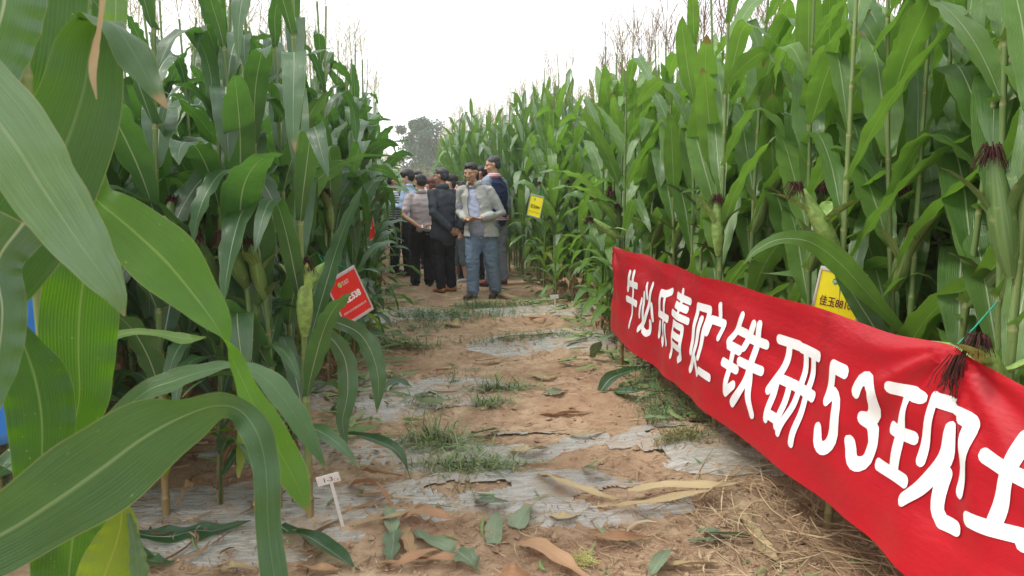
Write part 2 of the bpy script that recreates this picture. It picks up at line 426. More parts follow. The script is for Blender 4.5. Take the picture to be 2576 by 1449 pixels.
def film(x0, x1, y0, y1, label, seed, step=.022, tears=()):
    r = np.random.default_rng(seed)
    xs = np.arange(x0, x1 + step, step); n = int((y1 - y0) / step) + 1
    s = np.linspace(0, 1, n)
    f1, f2, p1, p2 = r.uniform(2, 5), r.uniform(6, 11), r.uniform(0, 6), r.uniform(0, 6)
    lo = y0 + .05 * np.sin(xs * f1 + p1) + .03 * np.sin(xs * f2 + p2) + .012 * np.sin(xs * 31 + p1)
    hi = y1 + .05 * np.sin(xs * f1 * 1.3 + p2) + .03 * np.sin(xs * f2 * .8 + p1) + .012 * np.sin(xs * 27 + p2)
    ex = smoothstep(x0 - .01, x0 + .35, xs) * smoothstep(x1 + .01, x1 - .45, xs)       # ragged ends narrow
    mid = (lo + hi) / 2 + .05 * np.sin(xs * 3 + p1); half = (hi - lo) / 2 * (.35 + .65 * ex)
    X = np.repeat(xs[:, None], n, 1); Y = mid[:, None] + half[:, None] * (2 * s - 1)[None]
    Z = gz(X, Y) + .003 + .0035 * np.sin(Y * 41 + 2.6 * np.sin(X * 5 + p1) + 1.5 * np.sin(X * 11 + p2)) + .006 * lumps(X * 3 + p1 * 9, Y * 5 + p2 * 7) + .006
    e = np.minimum(s, 1 - s)[None] * (y1 - y0)
    Z -= .012 * np.exp(-e / .03)                                # edges are dug in
    V = np.stack([X, Y, Z], -1).reshape(-1, 3); F = grid_faces(len(xs) - 1, n - 1)
    cen = V[F].mean(1); keep = np.ones(len(F), bool)
    for (tx, ty, ra, rb) in tears:
        a = np.arctan2(cen[:, 1] - ty, cen[:, 0] - tx)
        keep &= ((cen[:, 0] - tx) / ra) ** 2 + ((cen[:, 1] - ty) / rb) ** 2 > 1 + .35 * np.sin(3 * a + tx * 9) + .2 * np.sin(7 * a)
    for _ in range(0):
        tx, ty, ra, rb = r.uniform(x0, x1), r.uniform(y0, y1), r.uniform(.03, .16), r.uniform(.012, .04)
        keep &= ((cen[:, 0] - tx) / ra) ** 2 + ((cen[:, 1] - ty) / rb) ** 2 > 1 + .4 * np.sin(6 * cen[:, 0] * 9)
    o = obj('mulch_film', mesh_np('mulch_film', V, F[keep], M['film']))
    return tag(o, label, 'plastic film', 'sheets of plastic mulch film across the path')
WEED_HOLE = on_ground(1712, 1140)
film(-2.3, 1.15, 3.06, 3.66, 'nearest grey mulch film, running under the white 1-3 stake', 1, tears=[(.15, 3.5, .2, .07), (.9, 3.3, .3, .1)])
film(.95, 2.3, 3.35, 4.35, 'crumpled plastic film with a weedy hole in front of the red banner', 2, tears=[(WEED_HOLE.x, WEED_HOLE.y, .17, .13), (1.62, 4.2, .14, .05), (1.02, 3.7, .16, .16)])
film(-1.2, .98, 3.78, 4.33, 'pale plastic film partly covered by cut green grass', 3, tears=[(.55, 4.15, .3, .1), (-.1, 4.3, .2, .05)])
film(-1.3, .75, 4.86, 5.72, 'bright plastic film crossing the left half of the path', 4, step=.03, tears=[(.6, 5.2, .25, .2)])
film(.35, 2.0, 6.72, 7.55, 'dusty plastic film ending near the left end of the red banner', 5, step=.035, tears=[(.9, 7.3, .3, .12)])
film(-1.2, .45, 8.30, 9.15, 'grey plastic film at the foot of the left maize beyond the red sign', 6, step=.04)
film(.55, 2.2, 8.45, 9.45, 'low mound of plastic film beside the small blank white stake', 7, step=.04)
# ================================================================ PEOPLE
def rough_remesh(bag_list, vox, smooth_it=3, name='tmp', decimate=None):
    """union of closed pieces -> one continuous skin"""
    bag = Bag()
    for V, F, U, C in bag_list:
        bag.add(V, np.vstack([F, C]))
    V = np.concatenate(bag.V); F = np.concatenate(bag.F)
    me = bpy.data.meshes.new(name)
    me.from_pydata(V.tolist(), [], [list(dict.fromkeys(f)) for f in F.tolist()])
    o = bpy.data.objects.new(name, me); COL.objects.link(o)
    m = o.modifiers.new('r', 'REMESH'); m.mode = 'VOXEL'; m.voxel_size = vox; m.adaptivity = 0
    s = o.modifiers.new('s', 'SMOOTH'); s.factor = .5; s.iterations = smooth_it
    if decimate:
        d = o.modifiers.new('d', 'DECIMATE'); d.ratio = decimate
    dg = bpy.context.evaluated_depsgraph_get()
    out = bpy.data.meshes.new_from_object(o.evaluated_get(dg))
    bpy.data.objects.remove(o); bpy.data.meshes.remove(me)
    return out
def ell(c, r, rot=None, seg=14, rings=9):
    a = np.linspace(0, math.pi, rings + 2)[1:-1]; b = np.linspace(0, 2 * math.pi, seg, endpoint=False)
    V = np.stack([np.outer(np.sin(a), np.cos(b)), np.outer(np.sin(a), np.sin(b)), np.outer(np.cos(a), np.ones(seg))], -1).reshape(-1, 3)
    F = grid_faces(rings - 1, seg, closed=True)
    n = len(V); V = np.vstack([V, (0, 0, 1), (0, 0, -1)])
    C = [[n, (j + 1) % seg, j, j] for j in range(seg)] + [[n + 1, (rings - 1) * seg + j, (rings - 1) * seg + (j + 1) % seg, (rings - 1) * seg + (j + 1) % seg] for j in range(seg)]
    V = V * np.array(r)
    if rot is not None: V = V @ np.array(rot.to_3x3()).T
    return V + np.array(c), F[:, ::-1], None, np.array(C)[:, ::-1]
def T4(V4, mat):
    V, F, U, C = V4
    A = np.array(mat)
    return V @ A[:3, :3].T + A[:3, 3], F, U, C
def fold_noise(me, amp, freq, seed, mask=None, sharp=1.0):
    n = len(me.vertices); co = np.empty(n * 3); me.vertices.foreach_get('co', co); co = co.reshape(-1, 3)
    no = np.empty(n * 3); me.vertices.foreach_get('normal', no); no = no.reshape(-1, 3)
    fr = np.array(freq); d = np.empty(n)
    for i in range(n):
        p = co[i] * fr + seed * 3.7
        w = noise.noise(Vector(p * .5)) * .8
        v = noise.noise(Vector((p[0] + w, p[1] + w, p[2] + w)))
        v2 = noise.noise(Vector(p * 2.3 + 5))
        d[i] = (abs(v) * 2 - .55) * sharp * -1 + v2 * .35
    if mask is not None: d *= mask(co)
    co = co + no * (d * amp)[:, None]
    me.vertices.foreach_set('co', co.ravel()); me.update()
    return me
def cloth(name, color, rough=.85, scale=220, vary=.08, stripes=None, bump=.35):
    t = NT(name); p = t.n('ShaderNodeTexCoord').outputs['Object']
    f = t.noise(p, 9, 4); g = t.noise(p, scale, 2)
    c = t.mix(t.ramp(f, .3, .7), tuple(x * (1 - vary) for x in color), tuple(min(1, x * (1 + vary)) for x in color))
    if stripes:
        sc, w, c2, fac = stripes
        sp = t.n('ShaderNodeSeparateXYZ'); t.l(p, sp.inputs[0])
        s = t.math('SINE', t.math('MULTIPLY', sp.outputs[2], sc))
        c = t.mix(t.math('MULTIPLY', t.ramp(s, w, w + .3), fac), c, c2)
    n = t.bump(t.noise(t.scaled(p, (1, 1, 1.7)), 14, 4, .6), bump, .02)
    n = t.bump(g, .15, .001, n)
    return t.done(t.bsdf(c, rough, .25, n))
def skin_mat(name, c):
    t = NT(name); p = t.n('ShaderNodeTexCoord').outputs['Object']
    a = t.noise(p, 18, 3)
    col = t.mix(t.ramp(a, .3, .7), tuple(x * .85 for x in c), tuple(x * 1.1 for x in c))
    return t.done(t.bsdf(col, .5, .4, t.bump(t.noise(p, 160), .1, .001), **{'Subsurface Weight': 0.0}))
SK1 = skin_mat('skin_tan', (0.50, 0.285, 0.185)); SK2 = skin_mat('skin_light', (0.60, 0.38, 0.27)); SK3 = skin_mat('skin_dark_tan', (0.42, 0.225, 0.145))
def hair_mat(name, c):
    t = NT(name); p = t.n('ShaderNodeTexCoord').outputs['Object']
    f = t.noise(t.scaled(p, (1, 1, .35)), 190, 4)
    return t.done(t.bsdf(t.mix(t.ramp(f, .3, .7), tuple(x * .5 for x in c), tuple(x * 1.7 for x in c)), .5, .4, t.bump(f, .8, .004)))
HB = hair_mat('black_hair', (0.014, 0.013, 0.015)); HG = hair_mat('greying_hair', (0.035, 0.036, 0.040)); HR = hair_mat('auburn_hair', (0.10, 0.028, 0.018))
M['eye'] = simple('dark_eye', (0.02, 0.015, 0.012), .2, .6, .1); M['lip'] = simple('lips', (0.30, 0.10, 0.085), .5, .4, .1)
M['eye_white'] = simple('eye_white', (0.5, 0.47, 0.44), .3, .5, .05)
M['zip'] = simple('dark_zip', (0.10, 0.10, 0.10), .5)
M['sole'] = simple('shoe_sole', (0.05, 0.045, 0.04), .8)
M['sole_white'] = simple('white_sole', (0.6, 0.6, 0.58), .7)

def head_parts(Mx, fem=False):
    k = .94 if fem else 1.0
    P = [ell((0, -.012, .03), (.077 * k, .096, .088)), ell((0, .010, -.022), (.067 * k, .083, .090)),
         ell((0, .030, -.070), (.052 * k, .055, .045)), ell((0, .076, -.098), (.022, .018, .016)),
         tube([(0, .086, .018), (0, .100, .0), (0, .112, -.020)], [.008, .010, .0135], 8, ref=(1, 0, 0)),
         ell((.013, .098, -.026), (.010, .010, .008)), ell((-.013, .098, -.026), (.010, .010, .008)),
         ell((.03, .079, .031), (.026, .013, .009)), ell((-.03, .079, .031), (.026, .013, .009)),
         ell((.043 * k, .056, -.018), (.024, .026, .022)), ell((-.043 * k, .056, -.018), (.024, .026, .022)),
         ell((0, .084, -.056), (.026, .013, .008)), ell((0, .081, -.068), (.022, .013, .009)),
         ell((.080 * k, -.008, -.004), (.008, .020, .031), Euler((0, R(8), R(-20))).to_matrix()), ell((-.080 * k, -.008, -.004), (.008, .020, .031), Euler((0, R(-8), R(20))).to_matrix())]
    return [T4(p, Mx) for p in P]
def face_details(Mx, root, glasses=False):
    for s in (-1, 1):
        b = Bag(); V, F, _, C = T4(ell((s * .031, .0765, .010), (.0105, .006, .0034), seg=10, rings=5), Mx); b.add(V, np.vstack([F, C])); e = b.build('eye', M['eye_white'], root)
        b = Bag(); V, F, _, C = T4(ell((s * .031, .0825, .010), (.0055, .004, .0042), seg=8, rings=4), Mx); b.add(V, np.vstack([F, C])); b.build('iris', M['eye'], e)
        b = Bag(); V, F, U, C = T4(tube([(s * .013, .0905, .033), (s * .032, .0890, .038), (s * .052, .078, .032)], [.0024, .003, .002], 6), Mx); b.add(V, np.vstack([F, C])); b.build('eyebrow', HB, root)
    b = Bag(); V, F, _, C = T4(ell((0, .0915, -.061), (.024, .0068, .0055), seg=12, rings=5), Mx); b.add(V, np.vstack([F, C])); b.build('lips', M['lip'], root)
    if glasses:
        b = Bag()
        for s in (-1, 1):
            a = np.linspace(0, 2 * math.pi, 15)
            add_tube(b, np.array([np.array(Mx @ Vector((s * .033 + .021 * math.cos(q), .100, .006 + .016 * math.sin(q)))) for q in a]), .0022, 5)
            add_tube(b, np.array([np.array(Mx @ Vector(q)) for q in ((s * .054, .1, .01), (s * .074, .06, .012), (s * .082, -.005, .01))]), .002, 5)
        add_tube(b, np.array([np.array(Mx @ Vector(q)) for q in ((-.012, .102, .01), (.012, .102, .01))]), .002, 5)
        b.build('glasses', M['eye'], root)
def hair(Mx, style, mat, root, seed, vox=.008):
    if style == 'short':
        P = [ell((0, -.020, .054), (.0815, .0960, .074)), ell((0, -.045, .008), (.0785, .070, .080)), ell((0, .040, .104), (.050, .036, .020), Euler((R(-18), 0, 0)).to_matrix())]
    elif style == 'thin':
        P = [ell((0, -.024, .054), (.081, .094, .072)), ell((0, -.046, .006), (.0785, .068, .078))]
    elif style == 'mop':
        P = [ell((0, -.010, .056), (.094, .112, .086)), ell((0, -.045, .010), (.088, .080, .090)), ell((.02, .065, .082), (.058, .045, .032)), ell((-.03, .06, .088), (.05, .04, .03))]
    else:   # bob
        P = [ell((0, -.012, .050), (.097, .115, .088)), ell((0, -.045, -.025), (.096, .080, .110)), ell((.078, .0, -.035), (.026, .045, .075)), ell((-.078, .0, -.035), (.026, .045, .075)), ell((0, .062, .085), (.066, .040, .028))]
    me = rough_remesh([T4(p, Mx) for p in P], vox, 2)
    fold_noise(me, .004, (38, 38, 60), seed)
    me.materials.append(mat); me.shade_smooth()
    return obj('hair', me, root)
def hand_parts(W, d, n, curl, side, thumb_out=.6):
    """W wrist, d pointing direction, n palm normal (towards the palm side); curl in radians per joint"""
    W = Vector(W); d = Vector(d).normalized(); n = Vector(n); n = (n - d * n.dot(d)).normalized(); b = d.cross(n) * side     # b towards the thumb
    P = []
    palm = [W - d * .01, W + d * .025, W + d * .06, W + d * .085]
    P.append(tube([tuple(p) for p in palm], [.026, .034, .040, .038], 10, ref=tuple(b), ry=None))
    V, F, U, C = P[0]
    V = V - np.outer((V - np.array(W)) @ np.array(n) * .5, np.array(n)); P[0] = (V, F, U, C)
    for i, (o, L) in enumerate(((.030, .070), (.010, .080), (-.010, .074), (-.029, .058))):
        p = W + d * .085 + b * o * .95; ang = 0; pts = [tuple(p - d * .03), tuple(p)]
        for j, f in enumerate((.45, .32, .23)):
            ang += curl * (1.15 if j == 0 else 1.0) * (1 + .08 * i)
            p = p + (d * math.cos(ang) + n * math.sin(ang)) * L * f; pts.append(tuple(p))
        P.append(tube(pts, [.0105, .0105, .0098, .0090, .0080], 7, ref=tuple(b)))
    p = W + d * .02 + b * .028; q = p + (d * .6 + b * thumb_out + n * .25).normalized() * .045; q2 = q + (d * .85 + b * .2 + n * .4).normalized() * .032
    P.append(tube([tuple(p - b * .01), tuple(p), tuple(q), tuple(q2)], [.015, .014, .011, .0095], 7, ref=(0, 0, 1)))
    return P
def shoe(A, fwd, mat, sole, root, scale=1.0, lift=0.0):
    """A ankle position, fwd toe direction"""
    A = Vector(A); f = Vector(fwd); f.z = 0; f.normalize(); s = Vector((f.y, -f.x, 0)); z0 = A.z - .085 + lift
    rot = Matrix((s, f, Vector((0, 0, 1)))).transposed().to_4x4(); rot.translation = Vector((A.x, A.y, z0))
    k = scale
    up = [ell((0, -.015 * k, .045), (.042 * k, .062 * k, .045)), ell((0, .06 * k, .038), (.044 * k, .08 * k, .035)), ell((0, .135 * k, .030), (.045 * k, .055 * k, .026)),
          tube([(0, -.02, .05), (0, -.02, .095)], [.042, .040], 10, ref=(0, 1, 0))]
    me = rough_remesh([T4(p, rot) for p in up], .009, 2); me.materials.append(mat); me.shade_smooth()
    o = obj('shoe', me, root)
    xs = [(-.070, .020), (-.055, .036), (-.01, .040), (.05, .043), (.11, .050), (.155, .046), (.185, .030), (.192, .012)]
    V = []; F = []
    for z in (.0, .016):
        for (yy, w) in xs: V.append((-w * k, yy * k, z)); V.append((w * k, yy * k, z))
    n = len(xs) * 2
    for i in range(len(xs) - 1):
        a = i * 2
        F += [(a, a + 1, a + 3, a + 2), (n + a, n + a + 2, n + a + 3, n + a + 1), (a, a + 2, n + a + 2, n + a), (a + 1, n + a + 1, n + a + 3, a + 3)]
    F += [(0, n, n + 1, 1), (n - 2, n - 1, 2 * n - 1, 2 * n - 2)]
    V = [tuple(rot @ Vector(v)) for v in V]
    obj('sole', mesh_from('sole', V, F, sole, smooth=False), o)

def person(label, loc, yaw, h=1.75, build=1.0, skin=SK1, hair_style='short', hair_m=HB, head_yaw=0, head_pitch=0, head_off=(0, 0), lean=(0, 0),
           feet=None, arms=None, top=None, jacket=None, trousers=None, shoes=None, fem=False, glasses=False, hands=True, legs_visible=True, detail=1.0, sleeves='long', seed=1, jacket_open=False, belly=0.0, hem=.88, bare_calf=False):
    """built facing local +Y; yaw turns it (0 = facing +Y, away from the camera)"""
    root = empty('person', loc, yaw, label, 'person', 'visitors on the path between the maize')
    root.scale = (h / 1.75,) * 3
    bx = build
    hipx = .095 * bx
    feet = feet or ((.11, .0), (-.11, .0))                     # right, left (x, y)
    sh_x = (.155 if fem else .178) * (0.6 + .4 * bx)
    lx, ly = lean
    hip_z, ch_z, sh_z = .93, 1.27, 1.425
    S = lambda z: (lx * max(0, (z - .95) / .5), ly * max(0, (z - .95) / .5))
    neck = Vector((S(1.5)[0], S(1.5)[1] - .005, 1.475))
    hc = Vector((neck.x + head_off[0], neck.y + .02 + head_off[1], 1.635 - .03 * abs(head_pitch)))
    Mh = Matrix.Translation(hc) @ Euler((-head_pitch, 0, head_yaw), 'XYZ').to_matrix().to_4x4()
    Mh = Matrix.Translation(hc) @ Matrix.Rotation(head_yaw, 4, 'Z') @ Matrix.Rotation(head_pitch, 4, 'X') @ Matrix.Diagonal((1.07, 1.02, 1.0, 1))
    sho = [Vector((sh_x + S(sh_z)[0], S(sh_z)[1], sh_z)), Vector((-sh_x + S(sh_z)[0], S(sh_z)[1], sh_z))]
    arms = arms or (((.245, -.03, 1.13), (.255, .04, .89)), ((-.245, -.03, 1.13), (-.255, .04, .89)))
    body = []
    body += head_parts(Mh, fem)
    body.append(tube([tuple(neck - Vector((0, 0, .05))), tuple(neck), tuple(hc - Vector((0, .015, .05)))], [.062 * bx, .054 * bx, .050 * bx], 10, ref=(0, 1, 0)))
    tz = [.90, 1.0, 1.10, 1.22, 1.34, 1.42]
    body.append(tube([(S(z)[0], S(z)[1] + (.02 * belly if z < 1.2 else 0), z) for z in tz], np.array([.150, .140, .135, .150, .150, .10]) * bx, 16, ref=(0, 1, 0), ry=np.array([.10, .095, .09, .105, .10, .07]) * bx))
    hips = [Vector((hipx, 0, .92)), Vector((-hipx, 0, .92))]
    ank = [Vector((feet[0][0], feet[0][1], .085)), Vector((feet[1][0], feet[1][1], .085))]
    legs = []
    for i in (0, 1):
        kn = (hips[i] + ank[i]) / 2 + Vector((0, .035, .01)); legs.append(kn)
        body.append(tube([tuple(hips[i]), tuple(hips[i].lerp(kn, .5)), tuple(kn), tuple(kn.lerp(ank[i], .35)), tuple(ank[i])], np.array([.085, .075, .055, .052, .036]) * (.5 + .5 * bx), 10, ref=(0, 1, 0)))
    for i, side in ((0, 1), (1, -1)):
        el, wr = Vector(arms[i][0]), Vector(arms[i][1])
        body.append(tube([tuple(sho[i] - Vector((side * .03, 0, .0))), tuple(sho[i].lerp(el, .5)), tuple(el), tuple(el.lerp(wr, .35)), tuple(wr)], np.array([.050, .045, .038, .038, .027]) * (.5 + .5 * bx), 10, ref=(0, 1, 0)))
        if hands:
            hd = arms[i][2] if len(arms[i]) > 2 else dict()
            body += hand_parts(wr, hd.get('d', (wr - el)), hd.get('n', (-side, 0, 0)), hd.get('curl', .35), hd.get('side', side), hd.get('thumb', .6))
    vox = .0068 if detail >= 1 else .011
    me = rough_remesh(body, vox, 2, decimate=.35 if detail >= 1 else .5)
    me.materials.append(skin); me.shade_smooth(); bo = obj('body', me, root)
    face_details(Mh, root, glasses)
    hair(Mh, hair_style, hair_m, root, seed)
    gv = .012 if detail >= 1 else .016
    def seg_arm(i, r0, r1, upto=1.0):
        el, wr = Vector(arms[i][0]), Vector(arms[i][1]); side = 1 if i == 0 else -1
        pts = [sho[i] - Vector((side * .035, 0, .005)), sho[i] + Vector((side * .005, 0, -.02)), sho[i].lerp(el, .5), el]
        rr = [r0 * 1.0, r0 * 1.05, r0 * .98, (r0 + r1) / 2 * 1.02]
        if upto > 1: 
            pts += [el.lerp(wr, .45), el.lerp(wr, upto - 1)]; rr += [(r0 + r1) / 2, r1]
        elif upto < 1: pts[-1] = sho[i].lerp(el, upto); rr[-1] = r0
        return tube([tuple(p) for p in pts], np.array(rr) * (.5 + .5 * bx), 12, ref=(0, 1, 0))
    # trousers
    if trousers:
        P = [tube([(0, .0, .86), (0, 0, .96), (S(1.03)[0], .015 * belly, 1.03)], np.array([.165, .170, .160]) * bx, 16, ref=(0, 1, 0), ry=np.array([.115, .120, .112]) * bx)]
        wid = trousers.get('wide', 1.0); bot = trousers.get('cuff', .07)
        for i in (0, 1):
            kn = legs[i]; a = ank[i]; a2 = Vector((a.x, a.y, bot + .03)) if not bare_calf else kn.lerp(a, .45)
            P.append(tube([tuple(hips[i] + Vector((0, 0, .02))), tuple(hips[i].lerp(kn, .5)), tuple(kn), tuple(kn.lerp(a2, .5)), tuple(a2)], np.array([.098, .094, .078, .072, .068]) * wid * (.45 + .55 * bx), 14, ref=(0, 1, 0)))
        me = rough_remesh(P, gv, 2)
        fold_noise(me, .013, (9, 9, 17), seed + 2, lambda c: .35 + .9 * np.clip(smoothstep(.30, .02, c[:, 2]) + np.exp(-((c[:, 2] - .5) / .12) ** 2) + .6 * np.exp(-((c[:, 2] - .86) / .1) ** 2), 0, 1.1))
        me.materials.append(trousers['mat']); me.shade_smooth(); obj('trousers', me, root)
    def torso_tube(grow, hem_z, flare=0.0, top_z=1.45):
        zs = np.linspace(hem_z, top_z, 8)
        rx = np.interp(zs, [.80, .95, 1.08, 1.2, 1.34, 1.42, 1.46], [.178, .170, .160, .172, .176, .135, .085]) * bx + grow
        ry = np.interp(zs, [.80, .95, 1.08, 1.2, 1.34, 1.42, 1.46], [.125, .122, .118, .128, .122, .090, .065]) * bx + grow
        rx[:3] += flare * np.array([1, .6, .3]); ry[:3] += flare * np.array([1, .6, .3])
        ry = ry + belly * .035 * np.exp(-((zs - 1.05) / .14) ** 2)
        return tube([(S(z)[0], S(z)[1] + belly * .03 * math.exp(-((z - 1.05) / .14) ** 2), z) for z in zs], rx, 20, ref=(0, 1, 0), ry=ry)
    if top:
        P = [torso_tube(.004, top.get('hem', hem))]
        up = {'long': 1.97, 'short': .72}[top.get('sleeves', sleeves)]
        if not jacket or top.get('sleeves') == 'short':
            P += [seg_arm(0, .060, .046, up), seg_arm(1, .060, .046, up)]
        me = rough_remesh(P, gv, 2); fold_noise(me, top.get('fold', .008), (7, 7, 14), seed + 5)
        cut_top(me, S, 1.462); me.materials.append(top['mat']); me.shade_smooth(); obj(top.get('name', 'shirt'), me, root)
        if top.get('collar'):
            collar(root, neck, top['collar'], S, .064 * bx)
    if jacket:
        hz = jacket.get('hem', .80)
        P = [torso_tube(.022, hz, jacket.get('flare', .015))]
        sl = [seg_arm(0, .066, .050, jacket.get('slv', 1.93)), seg_arm(1, .066, .050, jacket.get('slv', 1.93))]
        if jacket.get('sleeve_mat'):
            me = rough_remesh(sl, gv, 2); fold_noise(me, .010, (8, 8, 14), seed + 7)
            me.materials.append(jacket['sleeve_mat']); me.shade_smooth(); obj('sleeves', me, root)
        else: P += sl
        me = rough_remesh(P, gv, 2); fold_noise(me, jacket.get('fold', .013), jacket.get('ff', (6, 6, 10)), seed + 9)
        if jacket.get('open'):
            bm = bmesh.new(); bm.from_mesh(me); w0, w1 = jacket['open']
            dl = []
            for f in bm.faces:
                c = f.calc_center_median(); k = (c.z - hz) / (1.45 - hz)
                cx = c.x - S(c.z)[0]; w = w0 * (1 - k) + w1 * k + .012 * math.sin(c.z * 22)
                if (abs(cx) < w and c.y - S(c.z)[1] > .02 and c.z < 1.44 and not (abs(cx) > .14)) or c.z > 1.462 or (c.z < hz + .012): dl.append(f)
            bmesh.ops.delete(bm, geom=dl, context='FACES'); bm.to_mesh(me); bm.free()
        else: cut_top(me, S, 1.462)
        me.materials.append(jacket['mat']); me.shade_smooth(); jo = obj('jacket', me, root)
        md = jo.modifiers.new('thick', 'SOLIDIFY'); md.thickness = .006; md.offset = -1
        if jacket.get('collar'): collar(root, neck, jacket['collar'], S, .078 * bx, jacket.get('collar_h', .055))
        if jacket.get('hem_band'):
            m = jacket['hem_band']
            zs = (hz - .035, hz - .015, hz + .01, hz + .03)
            P = tube([(S(z)[0], S(z)[1], z) for z in zs], np.full(4, .178 * bx + .024), 24, ref=(0, 1, 0), ry=np.full(4, .124 * bx + .024), caps=False)
            obj('hem_band', mesh_np('hem_band', P[0][:-2], P[1], m), root)
    if shoes:
        for i in (0, 1):
            tdir = shoes.get('dir', ((.18, 1), (-.18, 1)))[i]
            shoe(ank[i], (tdir[0], tdir[1], 0), shoes['mat'], shoes.get('sole', M['sole']), root)
    return root
def cut_top(me, S, z):
    bm = bmesh.new(); bm.from_mesh(me)
    bmesh.ops.delete(bm, geom=[f for f in bm.faces if f.calc_center_median().z > z], context='FACES')
    bm.to_mesh(me); bm.free()
def collar(root, neck, mat, S, r, hgt=.045):
    a = np.linspace(R(35), R(325), 25) - R(90) + R(180)        # gap at the front (+Y)
    a = np.linspace(R(90 + 28), R(450 - 28), 25)
    rows = []
    for z, k in ((-.03, 1.22), (0.0, 1.08), (hgt * .8, .98), (hgt, 1.02), (hgt * .7, 1.10), (-.008, 1.30)):
        front = 1 + .25 * np.exp(-((np.abs(np.degrees(a) - 270)) - 152) ** 2 / 600)
        rows.append(np.stack([neck.x + np.cos(a) * r * k, neck.y + np.sin(a) * r * k * .95 * front, np.full_like(a, neck.z + z) - .02 * (front - 1) * 4], -1))
    V = np.array(rows).reshape(-1, 3); o = obj('collar', mesh_np('collar', V, grid_faces(5, 24), mat), root)
    md = o.modifiers.new('thick', 'SOLIDIFY'); md.thickness = .003
    return o

C_ = {k: cloth(*v) for k, v in dict(
    jacket_grey=('grey_windbreaker', (0.40, 0.405, 0.38), .6), tee_blue=('pale_blue_tee', (0.42, 0.46, 0.62), .9),
    trou_blue=('slate_blue_trousers', (0.165, 0.235, 0.33), .75), black=('black_trousers', (0.016, 0.017, 0.022), .85),
    charcoal=('charcoal_jacket', (0.050, 0.060, 0.075), .8), grey_tr=('grey_trousers', (0.24, 0.26, 0.31), .8),
    navy=('navy_vest', (0.014, 0.025, 0.075), .8), slv=('blue_grey_sleeves', (0.23, 0.27, 0.35), .85), white=('white_shirt', (0.66, 0.66, 0.68), .85),
    lblue=('light_blue_shirt', (0.42, 0.55, 0.80), .85), pink=('pink_trousers', (0.55, 0.33, 0.38), .85), jeans=('grey_blue_jeans', (0.16, 0.21, 0.25), .85),
    dark=('dark_clothes', (0.03, 0.03, 0.04), .85), black_leather=('black_shoe_leather', (0.02, 0.02, 0.022), .4), tan=('orange_tan_leather', (0.48, 0.19, 0.07), .5),
    maroon=('maroon_suede', (0.16, 0.028, 0.04), .85), trainers=('pale_trainers', (0.55, 0.53, 0.52), .8), brown=('brown_shoe', (0.075, 0.05, 0.04), .6)).items()}
POLO = cloth('striped_polo', (0.50, 0.44, 0.44), .9, stripes=(330, .2, (0.30, 0.24, 0.24), .75))
STRIPE_TEE = cloth('striped_tee', (0.60, 0.61, 0.64), .9, stripes=(150, .0, (0.06, 0.07, 0.09), .9))
PURPLE = cloth('white_and_purple_top', (0.66, 0.63, 0.68), .9, stripes=(220, .4, (0.35, 0.1, 0.25), .8))
BAND = cloth('striped_rib', (0.60, 0.59, 0.62), .9, stripes=(290, -.1, (0.40, 0.02, 0.07), 1.0))
def stand(x, y, D):
    """where somebody stands: image column x, at depth D"""
    p = at(x, 700, D); k = D; q = CAM + (p - CAM)
    px, py = p.x, p.y
    # same column and depth, on the soil
    v = _f * 1.0
    lo = at(x, 700, D); hi = at(x, 500, D)
    t = (0 - lo.z) / (hi.z - lo.z); g = lo.lerp(hi, t)
    return Vector((g.x, g.y, float(gz(g.x, g.y))))
PI = math.pi
# 1 the man in front, open grey jacket, looking down at his hands
person('man in open light grey jacket and slate blue trousers, looking down at his hands', stand(1212, 0, 10.45), PI + R(-26), h=1.80, build=1.04, skin=SK1, hair_style='short',
       head_yaw=R(-4), head_pitch=R(-17), head_off=(.015, .045), lean=(.07, .06), belly=.9, feet=((.10, .06), (-.13, -.16)), seed=11,
       arms=(((.30, .0, 1.13), (.14, .20, 1.035), dict(d=(-.9, .35, -.12), n=(-.2, .2, 1), curl=.42, side=1, thumb=.6)),
             ((-.285, .0, 1.11), (-.085, .24, 1.05), dict(d=(.85, .35, -.10), n=(.2, .1, 1), curl=.25, side=-1, thumb=.7))),
       top=dict(mat=C_['tee_blue'], sleeves='short', hem=.90, name='t_shirt', fold=.006), jacket=dict(mat=C_['jacket_grey'], hem=.80, open=(.105, .055), flare=.035, slv=1.80, collar=C_['jacket_grey'], collar_h=.045, fold=.011, ff=(8, 8, 9)),
       trousers=dict(mat=C_['trou_blue'], wide=1.16), shoes=dict(mat=C_['brown'], dir=((.25, 1), (-.05, 1))))
# 2 dark jacket seen from behind, tan shoes
person('man in dark grey jacket with hands clasped behind his back and orange tan shoes', stand(1118, 0, 10.75), R(38), h=1.70, build=1.0, skin=SK3, hair_style='short', hair_m=HG,
       head_yaw=R(22), head_pitch=R(-6), lean=(0, .02), feet=((.12, -.02), (-.10, -.05)), seed=23,
       arms=(((.27, -.10, 1.14), (.10, -.215, .905), dict(d=(-.7, -.15, -.65), n=(0, -1, .2), curl=.55, side=-1)), ((-.27, -.10, 1.13), (-.06, -.225, .90), dict(d=(.75, -.1, -.6), n=(0, 1, .2), curl=.6, side=1))),
       top=dict(mat=C_['white'], hem=.95, sleeves='long'), jacket=dict(mat=C_['charcoal'], hem=.80, flare=.02, slv=1.92, collar=C_['charcoal'], fold=.011), trousers=dict(mat=C_['black'], wide=1.08), shoes=dict(mat=C_['tan'], dir=((-.9, .8), (.1, 1))))
